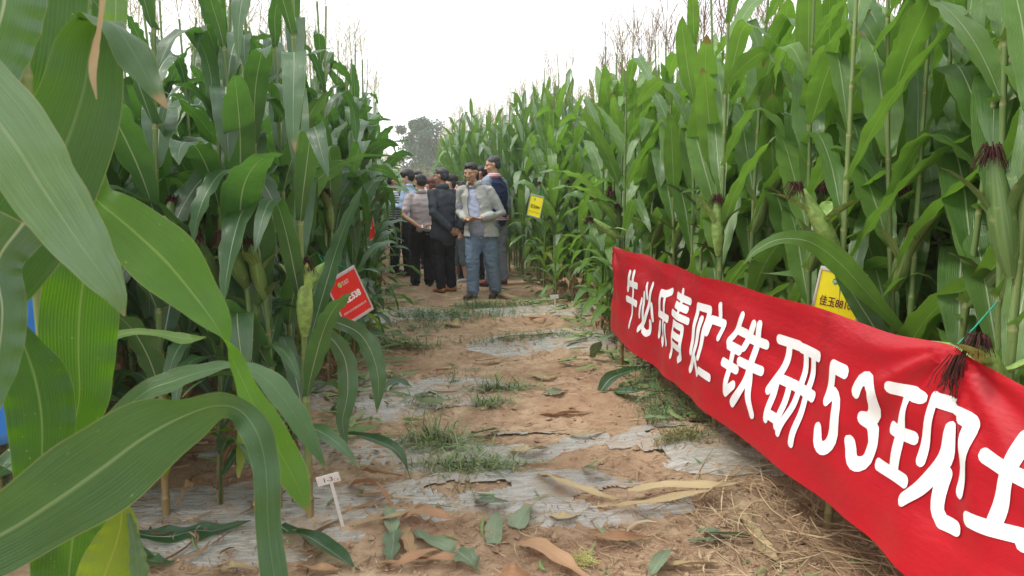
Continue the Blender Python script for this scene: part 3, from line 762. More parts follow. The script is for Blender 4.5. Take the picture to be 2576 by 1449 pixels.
# 3 striped polo from behind with phone
PH = person('man in pale striped polo shirt seen from behind holding a white phone at his back', stand(1064, 0, 11.6), R(14), h=1.68, build=1.08, skin=SK1, hair_style='short',
       head_yaw=R(12), head_pitch=R(-10), lean=(0, .04), feet=((.10, .0), (-.11, .03)), seed=31,
       arms=(((.29, -.07, 1.14), (.10, -.21, .985), dict(d=(-.9, -.1, -.15), n=(0, -1, .1), curl=.5, side=-1)), ((-.30, -.07, 1.12), (-.10, -.225, .96), dict(d=(.9, -.12, -.05), n=(0, -.4, 1), curl=.55, side=1))),
       top=dict(mat=POLO, sleeves='short', hem=.90, collar=POLO, name='polo_shirt', fold=.009), trousers=dict(mat=C_['black'], wide=1.08), shoes=dict(mat=C_['black_leather'], sole=M['sole_white']))
# 4 navy vest jacket, right
person('tall man in navy jacket with grey sleeves and striped hem, half hidden at right', stand(1248, 0, 11.3), R(52), h=1.86, build=1.1, skin=SK1, hair_style='thin', hair_m=HG,
       head_yaw=R(38), head_pitch=R(-14), lean=(0, .03), feet=((.10, -.05), (-.12, .0)), seed=41,
       top=dict(mat=C_['white'], sleeves='long', hem=.95, collar=C_['white']), jacket=dict(mat=C_['navy'], sleeve_mat=C_['slv'], hem=.93, flare=.0, collar=BAND, hem_band=BAND, collar_h=.04), trousers=dict(mat=C_['grey_tr'], wide=1.12), shoes=dict(mat=C_['maroon']))
# 5 woman with auburn hair
person('woman with short auburn hair and glasses, seen in profile behind the dark jacket', stand(1092, 0, 12.3), R(75), h=1.66, build=.88, skin=SK2, hair_style='bob', hair_m=HR, head_yaw=R(10), fem=True, glasses=True, seed=51, detail=.6,
       top=dict(mat=PURPLE, hem=.88, collar=PURPLE), trousers=dict(mat=C_['dark']), shoes=dict(mat=C_['trainers'], sole=M['sole_white']), feet=((.09, .02), (-.09, -.02)))
# 6 youth in light blue shirt
person('young man in light blue shirt with thick black hair looking down to the left', stand(1032, 0, 12.9), R(70), h=1.74, build=.9, skin=SK2, hair_style='mop', head_yaw=R(5), head_pitch=R(-14), seed=61, detail=.6,
       arms=(((.24, .05, 1.14), (.16, .28, 1.20)), ((-.24, .05, 1.14), (-.10, .30, 1.18))),
       top=dict(mat=C_['lblue'], hem=.90, collar=C_['lblue']), trousers=dict(mat=C_['black']), shoes=dict(mat=C_['black_leather']))
# 7 cameraman
CM = person('cameraman in striped t-shirt filming with a black video camera at the left maize', stand(992, 0, 13.2), R(-75), h=1.66, build=.95, skin=SK3, hair_style='short', head_yaw=R(-15), head_pitch=R(-12), seed=71, detail=.6,
       arms=(((.25, .10, 1.15), (.14, .30, 1.33)), ((-.23, .12, 1.14), (.02, .33, 1.26))), top=dict(mat=STRIPE_TEE, sleeves='short', hem=.9), trousers=dict(mat=C_['dark']), shoes=dict(mat=C_['black_leather']))
# 8-13 the people behind
person('man at the back with only the top of his face above the auburn haired woman', stand(1054, 0, 14.6), R(160), h=1.80, skin=SK1, hair_style='short', head_yaw=R(-10), head_pitch=R(-10), seed=81, detail=.5, top=dict(mat=C_['white'], hem=.9, collar=C_['white']), trousers=dict(mat=C_['dark']), shoes=dict(mat=C_['black_leather']))
person('farthest visitor, a dark head low between two taller men', stand(1074, 0, 17.0), R(180), h=1.70, skin=SK1, hair_style='short', seed=82, detail=.5, hands=False, top=dict(mat=C_['dark'], hem=.9), trousers=dict(mat=C_['dark']), shoes=dict(mat=C_['black_leather']))
person('man at the back with black hair right above the dark grey jacket', stand(1106, 0, 14.2), R(175), h=1.80, skin=SK2, hair_style='short', head_pitch=R(-16), seed=83, detail=.5, top=dict(mat=C_['white'], hem=.9), trousers=dict(mat=C_['dark']), shoes=dict(mat=C_['black_leather']))
person('woman in white top and pink trousers hidden behind the man in the grey jacket', stand(1140, 0, 12.8), R(120), h=1.66, build=.88, skin=SK2, hair_style='bob', hair_m=HB, fem=True, seed=84, detail=.5, top=dict(mat=C_['white'], hem=.9), trousers=dict(mat=C_['pink']), shoes=dict(mat=C_['trainers'], sole=M['sole_white'], dir=((.5, 1), (.3, 1))), feet=((.06, .10), (-.09, -.02)))
person('person in cropped grey jeans and pale trainers behind the man in the grey jacket', stand(1163, 0, 12.3), R(95), h=1.58, build=.86, skin=SK2, hair_style='short', hair_m=HB, seed=85, detail=.5, bare_calf=True, top=dict(mat=C_['dark'], hem=.9), trousers=dict(mat=C_['jeans']), shoes=dict(mat=C_['trainers'], sole=M['sole_white']), feet=((.10, .12), (-.10, -.05)))
person('dark haired man turned away between the grey jacket and the navy jacket', stand(1192, 0, 12.6), R(20), h=1.76, skin=SK1, hair_style='short', hair_m=HB, seed=86, detail=.5, top=dict(mat=C_['dark'], hem=.9), trousers=dict(mat=C_['black']), shoes=dict(mat=C_['black_leather']), feet=((.1, -.1), (-.14, .1)))
person('man with glasses looking left just beside the tall man in navy', stand(1213, 0, 12.9), R(65), h=1.79, skin=SK3, hair_style='thin', glasses=True, head_yaw=R(15), head_pitch=R(-10), seed=87, detail=.5, top=dict(mat=C_['white'], hem=.9, collar=C_['white']), trousers=dict(mat=C_['black']), shoes=dict(mat=C_['black_leather']))
# phone, wrist watch, small black phone, video camera
def rbox(sx, sy, sz, bev, mat, name, parent=None):
    bm = bmesh.new(); bmesh.ops.create_cube(bm, size=1)
    for v in bm.verts: v.co = Vector((v.co.x * sx, v.co.y * sy, v.co.z * sz))
    bmesh.ops.bevel(bm, geom=bm.edges[:], offset=bev, segments=2, affect='EDGES', profile=.6)
    me = bpy.data.meshes.new(name); bm.to_mesh(me); bm.free(); me.materials.append(mat)
    return obj(name, me, parent)
M['glass_dark'] = simple('dark_screen', (0.06, 0.07, 0.08), .12, .6, .1, 10, .0)
def loc_of(root, p):
    return root.matrix_basis @ Vector(p)
ph = empty('mobile_phone', loc_of(PH, (.0, -.272, .955)), PH.rotation_euler.z, 'white mobile phone held flat behind the back of the man in the striped polo', 'phone')
ph.rotation_euler = (R(35), R(12), PH.rotation_euler.z)
rbox(.145, .072, .009, .004, M['white'], 'case', ph); s_ = rbox(.105, .062, .002, .0008, M['glass_dark'], 'screen', ph); s_.location = (0, 0, .0052)
FRONT = [o for o in COL.objects if o.name == 'person'][0]
wt = empty('wrist_watch', loc_of(FRONT, (-.105, .222, 1.052)), 0, 'steel wrist watch on the left wrist of the man in the grey jacket', 'watch')
_d = (FRONT.matrix_basis.to_3x3() @ Vector((.2, .24, -.06))).normalized()
wt.rotation_euler = _d.to_track_quat('Z', 'Y').to_euler()
b = Bag(); add_tube(b, [(0, 0, -.009), (0, 0, .009)], [.037, .037], 18, caps=False); b.build('strap', M['metal'], wt)
b = Bag(); V, F, _, C = ell((0, .038, 0), (.018, .006, .018)); b.add(V, np.vstack([F, C])); b.build('dial', M['white'], wt)
bp = empty('mobile_phone', loc_of(FRONT, (-.01, .30, 1.062)), 0, 'small dark phone in the open hand of the man in the grey jacket', 'phone')
bp.rotation_euler = (R(15), R(20), R(40))
rbox(.115, .055, .009, .004, M['glass_dark'], 'case', bp)
vc = empty('video_camera', loc_of(CM, (.09, .36, 1.37)), CM.rotation_euler.z, 'black video camera held up by the cameraman with its side screen folded out', 'video camera')
vc.rotation_euler.z = R(100)
rbox(.13, .30, .15, .02, C_['black_leather'], 'body', vc)
b = Bag(); add_tube(b, [(0, .14, 0), (0, .22, 0), (0, .25, 0)], [.05, .052, .062], 16); b.build('lens', C_['black_leather'], vc)
b = Bag(); add_tube(b, [(0, -.10, .07), (0, -.08, .115), (0, .08, .12), (0, .11, .07)], .012, 8); b.build('handle', C_['black_leather'], vc)
s_ = rbox(.012, .13, .10, .005, C_['black_leather'], 'side_screen', vc); s_.location = (.09, .02, .15)
q = rbox(.003, .11, .08, .001, M['white'], 'screen_glass', s_); q.location = (.0075, 0, 0)
# ================================================================ BANNER AND SIGNS
def text_bag(body, cx, cy, w, h, offset=0.0, grid=.03, shear=0):
    """flat letters fitted in a w x h box round (cx, cy): bmesh in the XY plane, cut on a grid so it can follow a curved cloth"""
    cu = bpy.data.curves.new('txt', 'FONT'); cu.body = body; cu.size = 1.0; cu.resolution_u = 4; cu.offset = offset; cu.fill_mode = 'FRONT'
    o = bpy.data.objects.new('txt', cu); COL.objects.link(o)
    dg = bpy.context.evaluated_depsgraph_get()
    me = bpy.data.meshes.new_from_object(o.evaluated_get(dg))
    bm = bmesh.new(); bm.from_mesh(me)
    bpy.data.objects.remove(o); bpy.data.curves.remove(cu); bpy.data.meshes.remove(me)
    if not bm.verts: return bm
    xs = [v.co.x for v in bm.verts]; ys = [v.co.y for v in bm.verts]
    x0, x1, y0, y1 = min(xs), max(xs), min(ys), max(ys)
    for v in bm.verts:
        v.co = Vector((cx + ((v.co.x - x0) / (x1 - x0) - .5) * w, cy + ((v.co.y - y0) / (y1 - y0) - .5) * h, 0))
    if grid:
        for ax, lo, hi in ((0, cx - w / 2, cx + w / 2), (1, cy - h / 2, cy + h / 2)):
            for g in np.arange(math.ceil(lo / grid), hi / grid) * grid:
                no = (1, 0, 0) if ax == 0 else (0, 1, 0); co = (g, 0, 0) if ax == 0 else (0, g, 0)
                bmesh.ops.bisect_plane(bm, geom=bm.verts[:] + bm.edges[:] + bm.faces[:], plane_co=co, plane_no=no)
    return bm
def bm_obj(bm, name, mat, parent, fn=None, smooth=False):
    if fn:
        for v in bm.verts: v.co = fn(v.co)
    me = bpy.data.meshes.new(name); bm.to_mesh(me); bm.free(); me.materials.append(mat)
    if smooth: me.shade_smooth()
    return obj(name, me, parent)
BL = 5.6                                       # length along the path, from y = 6.2 to 0.6
BY0 = 6.20
UC = BY0 - 1.96                                # the tie over the maize ear
def banner_pt(u, v, off=0.0):
    """u metres from the far end, v metres up from the lower edge (0..0.7)"""
    y = BY0 - u
    f = v / .70
    top = np.interp(u, [0, 1.2, 2.6, UC - .25, UC, UC + .3, UC + 1.0, BL], [1.00, 1.00, 1.003, 1.008, 1.018, .965, .945, .98])
    bot = np.interp(u, [0, .12, 1.4, 2.6, 3.2, 3.7, UC, BL], [.30, .30, .335, .37, .375, .38, .385, .39])
    z = bot + (top - bot) * f
    xt = np.interp(u, [0, 1.5, 2.8, BL], [1.525, 1.47, 1.455, 1.46]); xb = np.interp(u, [0, .8, 2.2, 3.5, BL], [1.52, 1.455, 1.375, 1.345, 1.33])
    x = xb + (xt - xb) * f
    z += (1 - f) * (.005 * math.sin(u * 3.1 + 1) + .002 * math.sin(u * 9.7)) + f * .003 * math.sin(u * 7.7)
    du, dv = u - UC, (v - .70)
    r = math.hypot(du, dv) + 1e-6; a = math.atan2(-dv, du)
    fold = .013 * math.sin(a * 13 + .7) * math.exp(-r / .55) * min(1, r / .06) + .009 * math.sin(a * 7 + 2) * math.exp(-r / 1.1) * min(1, r / .1)
    r0 = math.hypot(u, dv) + 1e-6; a0 = math.atan2(-dv, u + 1e-6)
    fold += .014 * math.sin(a0 * 11) * math.exp(-r0 / .4) * min(1, r0 / .05)
    wav = .018 * math.sin(u * 3.1 + 1.2 * f) + .009 * math.sin(u * 7.3 - 3 * f + 1) + .007 * math.sin(u * 1.7 + f * 9) + .004 * math.sin(u * 12 + f * 5 + 2 * math.sin(u * 3))
    wav += .003 * math.sin(u * 2.2 + f * 26)
    return Vector((x - (fold + wav) - off, y, z))
def banner_material():
    t = NT('red_banner_cloth'); p = t.n('ShaderNodeTexCoord').outputs['Object']
    a = t.noise(t.scaled(p, (1, .6, 3)), 3.0, 4); g = t.noise(t.scaled(p, (300, 300, 40)), 1.0, 2)
    col = t.mix(t.ramp(a, .3, .7), (0.48, 0.008, 0.020), (0.56, 0.012, 0.022))
    col = t.mix(t.ramp(t.noise(t.scaled(p, (2, 2, 1.2)), 4.0, 6, .7), .58, .76, 0, .35), col, (0.36, 0.03, 0.03))
    n = t.bump(t.noise(t.scaled(p, (1, 2.2, 7)), 5.0, 4), .3, .014); n = t.bump(g, .12, .0006, n)
    s = t.bsdf(col, .42, .45, n)
    tb = t.n('ShaderNodeBsdfTranslucent'); tb.inputs[0].default_value = (0.75, 0.012, 0.010, 1)
    mx = t.n('ShaderNodeMixShader'); mx.inputs[0].default_value = .22; t.l(s, mx.inputs[1]); t.l(tb.outputs[0], mx.inputs[2])
    return t.done(mx.outputs[0])
M['banner'] = banner_material()
BN = empty('banner', (1.45, 3.4, 0), 0, 'long red cloth banner with large white Chinese characters tied along the right maize', 'banner')
nu, nv = 280, 44
V = [banner_pt(BL * i / nu, .70 * j / nv) - Vector((1.45, 3.4, 0)) for i in range(nu + 1) for j in range(nv + 1)]
obj('cloth', mesh_np('cloth', np.array([tuple(v) for v in V]), grid_faces(nu, nv), M['banner']), BN)
# the characters, drawn stroke by stroke in a 100 x 100 box (x right, y up)
JIAN = [[(52, 96), (52, 40)], [(52, 96), (96, 96), (96, 36)], [(73, 78), (72, 50), (62, 22), (44, 0)], [(76, 40), (78, 12), (86, 3), (101, 6)]]
GLYPH = {
 '牛': [[(30, 97), (22, 80), (8, 64)], [(24, 77), (88, 77)], [(4, 45), (96, 45)], [(55, 99), (55, -1)]],
 '必': [[(13, 60), (4, 30)], [(32, 74), (32, 26), (38, 8), (60, 5), (78, 10), (80, 28)], [(44, 92), (56, 72)], [(84, 60), (97, 36)], [(84, 97), (64, 50), (38, 22), (10, 5)]],
 '乐': [[(84, 98), (54, 91), (24, 90)], [(24, 90), (15, 52)], [(15, 52), (90, 52)], [(54, 80), (54, 4)], [(54, 4), (38, 10)], [(28, 36), (10, 12)], [(76, 37), (94, 12)]],
 '青': [[(12, 91), (88, 91)], [(18, 78), (82, 78)], [(2, 64), (98, 64)], [(50, 101), (50, 64)], [(22, 51), (22, 22), (14, 0)], [(22, 51), (80, 51), (80, 8), (66, 2)], [(24, 35), (78, 35)], [(24, 20), (78, 20)]],
 '贮': [[(6, 92), (6, 26)], [(6, 92), (43, 92), (43, 26)], [(25, 76), (24, 44), (18, 18), (4, 0)], [(29, 20), (42, 3)], [(74, 101), (78, 88)], [(54, 62), (54, 80)], [(54, 80), (98, 80)], [(98, 80), (94, 62)], [(53, 9), (99, 9)]],
 '铁': [[(26, 101), (16, 80), (2, 66)], [(18, 83), (46, 83)], [(8, 62), (42, 62)], [(2, 40), (44, 40)], [(26, 62), (26, 8)], [(26, 8), (46, 22)], [(61, 97), (49, 68)], [(58, 80), (95, 80)], [(48, 51), (99, 51)], [(75, 99), (75, 52), (66, 22), (47, 1)], [(76, 47), (84, 22), (99, 2)]],
 '研': [[(2, 93), (47, 93)], [(26, 93), (19, 60), (2, 34)], [(15, 51), (15, 4)], [(15, 51), (43, 51), (43, 4)], [(15, 10), (43, 10)], [(52, 92), (97, 92)], [(48, 51), (100, 51)], [(65, 92), (65, 42), (51, -1)], [(85, 92), (85, -2)]],
 '5': [[(86, 95), (26, 95)], [(26, 95), (20, 56)], [(20, 56), (46, 66), (74, 58), (86, 34), (76, 12), (50, 3), (26, 6), (8, 20)]],
 '3': [[(10, 80), (26, 95), (54, 98), (78, 88), (80, 68), (66, 56), (42, 53)], [(42, 53), (72, 48), (88, 30), (78, 10), (50, 2), (24, 5), (6, 21)]],
 '现': [[(3, 93), (38, 93)], [(6, 54), (36, 54)], [(-2, 14), (38, 14)], [(21, 93), (21, 14)]] + JIAN,
 '场': [[(2, 70), (42, 70)], [(22, 99), (22, 20)], [(0, 12), (44, 26)], [(50, 92), (90, 92)], [(90, 92), (54, 60)], [(54, 60), (97, 60)], [(97, 60), (92, 10), (78, 2)], [(68, 58), (60, 36), (44, 20)], [(82, 58), (74, 26), (56, 2)]],
 '观': [[(4, 86), (42, 86)], [(42, 86), (30, 44), (2, 6)], [(8, 64), (46, 12)]] + JIAN,
}
def split_sharp(pl):
    out = [[pl[0]]]
    for i in range(1, len(pl)):
        out[-1].append(pl[i])
        if i < len(pl) - 1:
            a = Vector(pl[i]) - Vector(pl[i - 1]); c = Vector(pl[i + 1]) - Vector(pl[i])
            if a.angle(c) > R(58): out.append([pl[i]])
    return out
def character(ch, ya, yb, cz, hh, sw):
    w = ya - yb; u0 = BY0 - ya; bag = Bag(); lay = 0
    for st in GLYPH[ch]:
        for pl in split_sharp(st):
            P = np.array([(u0 + x / 100 * w, cz - hh / 2 + y / 100 * hh) for x, y in pl])
            L = np.linalg.norm(np.diff(P, axis=0), axis=1).sum(); n = max(3, int(L / .02))
            Q = catmull(P, n) if len(P) > 2 else P[0] + (P[1] - P[0]) * np.linspace(0, 1, n + 1)[:, None]
            T = nrm(np.gradient(Q, axis=0)); S = np.stack([-T[:, 1], T[:, 0]], -1); r_ = sw / 2
            ks = [(-.92, .39), (-.6, .8), (-.2, .98)]
            Q = np.vstack([[Q[0] + T[0] * r_ * a for a, _ in ks], Q, [Q[-1] - T[-1] * r_ * a for a, _ in ks[::-1]]])
            S = np.vstack([[S[0]] * 3, S, [S[-1]] * 3]); hw = np.array([b for _, b in ks] + [1] * (n + 1) + [b for _, b in ks[::-1]]) * r_
            V = [tuple(banner_pt(q[0] + s[0] * h * k, q[1] + s[1] * h * k, .0032 + lay * .00022) - Vector((1.45, 3.4, 0))) for q, s, h in zip(Q, S, hw) for k in (-1, 0, 1)]
            bag.add(V, grid_faces(len(Q) - 1, 2)); lay += 1
    return bag.build('character', M['print_white'], BN)
CH = [('牛', 5.62, 5.27, .36, .40, .050), ('必', 5.19, 4.85, .35, .38, .048), ('乐', 4.77, 4.43, .35, .38, .050), ('青', 4.36, 4.00, .36, .42, .044), ('贮', 3.93, 3.56, .355, .41, .046),
      ('铁', 3.46, 3.09, .345, .425, .047), ('研', 3.02, 2.65, .345, .40, .046), ('5', 2.56, 2.42, .355, .345, .054), ('3', 2.36, 2.22, .362, .33, .054), ('现', 2.17, 1.79, .372, .355, .045), ('场', 1.74, 1.34, .405, .345, .045),
      ('观', 1.33, .95, .42, .345, .045)]
for c_ in CH: character(*c_)
# cords at the two ties
for (u, dx) in ((0.0, .12), (UC, .16)):
    b = Bag(); p = banner_pt(u, .695)
    add_tube(b, [tuple(p - Vector((1.45, 3.4, 0))), tuple(p - Vector((1.45, 3.4, 0)) + Vector((dx * .5, .03, .05))), tuple(p - Vector((1.45, 3.4, 0)) + Vector((dx, .05, .12)))], .0022, 6)
    b.build('tie_cord', M['string'], BN)

def sign(label, corners, face, ink, lines, frame_w=.012, string_to=None, size=1.0):
    """corners: TL, TR, BR, BL world points; built as a flat framed card"""
    TL, TR, BR, BLc = [Vector(c) for c in corners]
    c = (TL + TR + BR + BLc) / 4; X = (TR - TL + BR - BLc).normalized(); Y = (TL - BLc + TR - BR); Y = (Y - X * Y.dot(X)).normalized(); N = X.cross(Y)
    root = empty('plot_sign', c, 0, label, 'sign')
    root.rotation_mode = 'QUATERNION'; root.rotation_quaternion = Matrix((X, Y, N)).transposed().to_quaternion()
    w, h = .215, .30; root.scale = (size,) * 3
    V, F = box_geom(w, h, .004); obj('board', mesh_from('board', V, F, face, smooth=False), root)
    for (sx, sy, cx, cy) in ((w + .008, frame_w * 1.7, 0, h / 2), (w + .008, frame_w * 1.7, 0, -h / 2), (frame_w, h - frame_w * 1.7, -w / 2, 0), (frame_w, h - frame_w * 1.7, w / 2, 0)):
        o = rbox(sx, sy, .014, .003, M['metal'], 'frame_rail', root); o.location = (cx, cy, 0)
    for (txt, cx, cy, tw, th, off, mat) in lines:
        bm = text_bag(txt, cx, cy, tw, th, off, grid=None)
        bm_obj(bm, 'lettering', mat, root, lambda v: Vector((v.x, v.y, .0045)))
    # round seedling emblem
    b = Bag(); a = np.linspace(0, 2 * PI, 20, endpoint=False)
    V = np.stack([-.028 + .013 * np.cos(a), .095 + .017 * np.sin(a), np.full(20, .0038)], -1); V = np.vstack([V, (-.028, .095, .0038)])
    obj('emblem', mesh_from('emblem', V, [(i, (i + 1) % 20, 20) for i in range(20)], M['print_lime'] if face is M['sign_red'] else M['print_green'], smooth=False), root)
    for k in range(3):
        s = np.linspace(-1, 1, 9); yy = .088 + k * .007 + s * .006
        pts = np.stack([-.028 + s * .0095, yy + .002 * s ** 2, np.full(9, .0048)], -1)
        Vs = np.vstack([pts - (0, .0013, 0), pts + (0, .0013, 0)])
        obj('emblem_stripe', mesh_from('emblem_stripe', Vs, [(i, i + 1, i + 10, i + 9) for i in range(8)], M['print_green'] if face is M['sign_red'] else M['print_white'], smooth=False), root)
    if string_to is not None:
        inv = Matrix((X, Y, N)) 
        for sx in (-.06, .06):
            e = (inv @ (Vector(string_to) - c)) / size; b = Bag(); s = Vector((sx, h / 2 - .012, .008)); t_ = Vector((sx, h / 2 + .012, .004))
            add_tube(b, [tuple(s), tuple(t_), tuple(t_.lerp(e, .5) - Vector((0, .003, 0))), tuple(e)], .0016, 6); b.build('string', M['string'], root)
    return root
COMPANY = '青海牛必乐农牧科技有限公司'
# red sign: turned away, hanging askew from its cord
def frame_pts(x, y, D, yaw, roll, w=.215, h=.30, tilt=0):
    c = at(x, y, D); toc = (CAM - c); toc.z = 0; toc.normalize()
    N = Matrix.Rotation(yaw, 3, 'Z') @ toc
    X = Vector((-N.y, N.x, 0)); X = -X if X.dot(_r) < 0 else X
    Z = Vector((0, 0, 1)); 
    Q = Matrix.Rotation(tilt, 3, X); Z = Q @ Z; N = Q @ N
    Q = Matrix.Rotation(roll, 3, N); X = Q @ X; Z = Q @ Z
    return [c - X * w / 2 + Z * h / 2, c + X * w / 2 + Z * h / 2, c + X * w / 2 - Z * h / 2, c - X * w / 2 - Z * h / 2]
sign('red sign with white lettering hanging askew on a green string at left', frame_pts(879, 745, 4.0, R(28), R(25)), M['sign_red'], None,
     [('佳玉538', 0, -.005, .155, .058, .045, M['print_white']), (COMPANY, 0, -.085, .17, .016, .0, M['print_white']), ('牛必乐', .012, .101, .05, .018, .0, M['print_white']), ('NIUBILE', .012, .086, .045, .008, .0, M['print_white'])], string_to=at(801, 640, 3.95), size=.83)
sign('yellow sign 8841 hanging on the right maize beyond the banner', frame_pts(1347, 519, 9.15, R(-28), R(-13)), M['sign_yellow'], None,
     [('佳玉8841', 0, -.005, .155, .055, .012, M['ink']), (COMPANY, 0, -.085, .17, .014, .0, M['ink_brown']), ('牛必乐', .016, .095, .05, .018, .0, M['print_white'])], string_to=at(1366, 478, 9.3), size=.83)
sign('yellow plot sign half hidden behind the top of the red banner', frame_pts(2106, 757, 3.12, R(-8), R(-9)), M['sign_yellow'], None,
     [('佳玉88101', 0, -.010, .165, .052, .012, M['ink_brown']), (COMPANY, 0, -.085, .17, .014, .0, M['ink_brown']), ('牛必乐', .016, .095, .05, .018, .0, M['print_white'])], string_to=at(2110, 640, 3.3), size=.80)
sign('orange red sign mostly hidden by leaves of the left maize beyond the red sign', frame_pts(925, 572, 8.6, R(50), R(12)), M['sign_red'], None,
     [('佳玉', 0, .0, .12, .06, .03, M['print_white'])], string_to=at(920, 520, 8.6))

def stake(label, foot, top_pt, pw, ph_, writing):
    f, tp = Vector(foot), Vector(top_pt); up = (tp - f); L = up.length; up.normalize()
    toc = (CAM - f); toc.z = 0; N = (toc - up * toc.dot(up)).normalized(); X = up.cross(N)
    root = empty('plot_stake', f, 0, label, 'stake'); root.rotation_mode = 'QUATERNION'; root.rotation_quaternion = Matrix((X, up, N)).transposed().to_quaternion()
    o = rbox(.014, L - ph_ * .2, .004, .001, M['stake'], 'peg', root); o.location = (.004, (L - ph_ * .2) / 2 - .02, 0)
    o = rbox(pw, ph_, .004, .0015, M['stake'], 'plate', root); o.location = (-.004, L, .0045); o.rotation_euler = (0, 0, R(2))
    for (txt, cx, cy, w, h) in writing:
        bm = text_bag(txt, cx, cy, w, h, 0, None); bm_obj(bm, 'writing', M['ink'], root, lambda v: Vector((v.x, v.y + L, .0072)))
    return root
t = NT('stake_plastic'); p = t.n('ShaderNodeTexCoord').outputs['Object']; d_ = t.noise(p, 60, 5, .7); sp = t.n('ShaderNodeSeparateXYZ'); t.l(p, sp.inputs[0])
M['stake'] = t.done(t.bsdf(t.mix(t.ramp(d_, .55, .72, 0, .7), (0.74, 0.73, 0.72), (0.30, 0.23, 0.17)), .5, .4))
g = on_ground(861, 1328, .03)
stake('white T stake with 1-3 written on it leaning by the left maize', g, at(828, 1203, 3.14), .092, .048, [('1-3', -.004, 0, .034, .022), ('2', .032, -.010, .009, .010)])
g = on_ground(1396, 790, .05)
stake('small blank white T stake in front of the right maize near the people', g, g + Vector((-.005, 0, .20)), .10, .045, [])
# ================================================================ MAIZE
def leaf_geom(r, L, W, th0, droop, p=1.3, kink=None, az=0.0, az_drift=0.0, twist=0.0, ripple=.008, base=(0, 0, 0), nl=22, nw=8, chan=.20, srad=.012):
    s = np.linspace(0, 1, nl + 1) ** 1.08
    th = th0 + droop * s ** p
    if kink: th = th + kink[1] / (1 + np.exp(-(s - kink[0]) / .035))
    th = np.minimum(th, R(178))
    a = az + az_drift * s ** 1.5
    T = np.stack([np.sin(th) * np.cos(a), np.sin(th) * np.sin(a), np.cos(th)], -1)
    ds = np.diff(s, prepend=0) * L
    C = np.cumsum(T * ds[:, None], 0) + np.array(base) + np.array([math.cos(az), math.sin(az), 0]) * srad * .75
    B = np.stack([-np.sin(a), np.cos(a), 0 * a], -1); N = np.cross(T, B)
    tw = twist * s ** 1.4
    B2 = B * np.cos(tw)[:, None] + N * np.sin(tw)[:, None]; N2 = np.cross(T, B2)
    w = W / 2 * (.42 + .58 * smoothstep(0, .32, s)) * np.clip(1 - ((s - .42) / .58).clip(0) ** 2.3, 0.0, 1) ** .85
    w = np.maximum(w, .0008)
    u = np.linspace(-1, 1, nw + 1)
    ch = chan * (1 - .55 * smoothstep(0, .5, s)) + .9 * np.exp(-s / .035)
    ph = r.uniform(0, 6.28, 4); f1, f2 = r.uniform(5, 9, 2)
    prof = np.abs(u) ** 1.25
    V = C[:, None] + B2[:, None] * (w[:, None] * u * (1 - .18 * ch[:, None] * np.abs(u)))[..., None] + N2[:, None] * (w[:, None] * ch[:, None] * prof)[..., None]
    env = np.sin(np.pi * np.clip(s, 0, 1)) ** .5 * (s < .96)
    rl = ripple * np.where(u[None] > 0, np.sin(2 * np.pi * f1 * s + ph[0])[:, None], np.sin(2 * np.pi * f2 * s + ph[1])[:, None]) * np.abs(u)[None] ** 1.8 * env[:, None]
    rl = rl + ripple * .5 * np.sin(2 * np.pi * 2.3 * s + ph[2])[:, None] * u[None]
    V = V + N2[:, None] * rl[..., None] + B2[:, None] * (ripple * .8 * np.sin(2 * np.pi * 1.3 * s + ph[3]) * s)[:, None, None]
    U = np.stack(np.broadcast_arrays((u[None] + 1) / 2, s[:, None]), -1).reshape(-1, 2)
    return V.reshape(-1, 3), grid_faces(nl, nw), U

def stalk_geom(zs, r0, r1, wob, seg=9, top=None):
    """zs: node heights; sheath swells above every node"""
    P = []; rad = []; k = []
    H = zs[-1] if top is None else top
    nodes = [0.0] + list(zs) + ([top] if top else [])
    for i in range(len(nodes) - 1):
        a, b = nodes[i], nodes[i + 1]; d = b - a
        for f, g, kk in ((0.0, 1.16, 0.0), (.05, 1.02, .05), (.10, .93, .15), (.55, .99, .5), (.93, 1.10, .85), (.985, 1.22, 1.0)):
            z = a + d * f; P.append((*wob(z), z)); rad.append((r0 + (r1 - r0) * (z / H) ** .9) * g); k.append(kk)
    V, F, U, C = tube(P, rad, seg, ref=(0, 1, 0), caps=False)
    U = np.zeros((len(V), 2)); U[:-2, 1] = np.repeat(k, seg); U[:-2, 0] = np.tile(np.linspace(0, 1, seg), len(P))
    return V, F, U

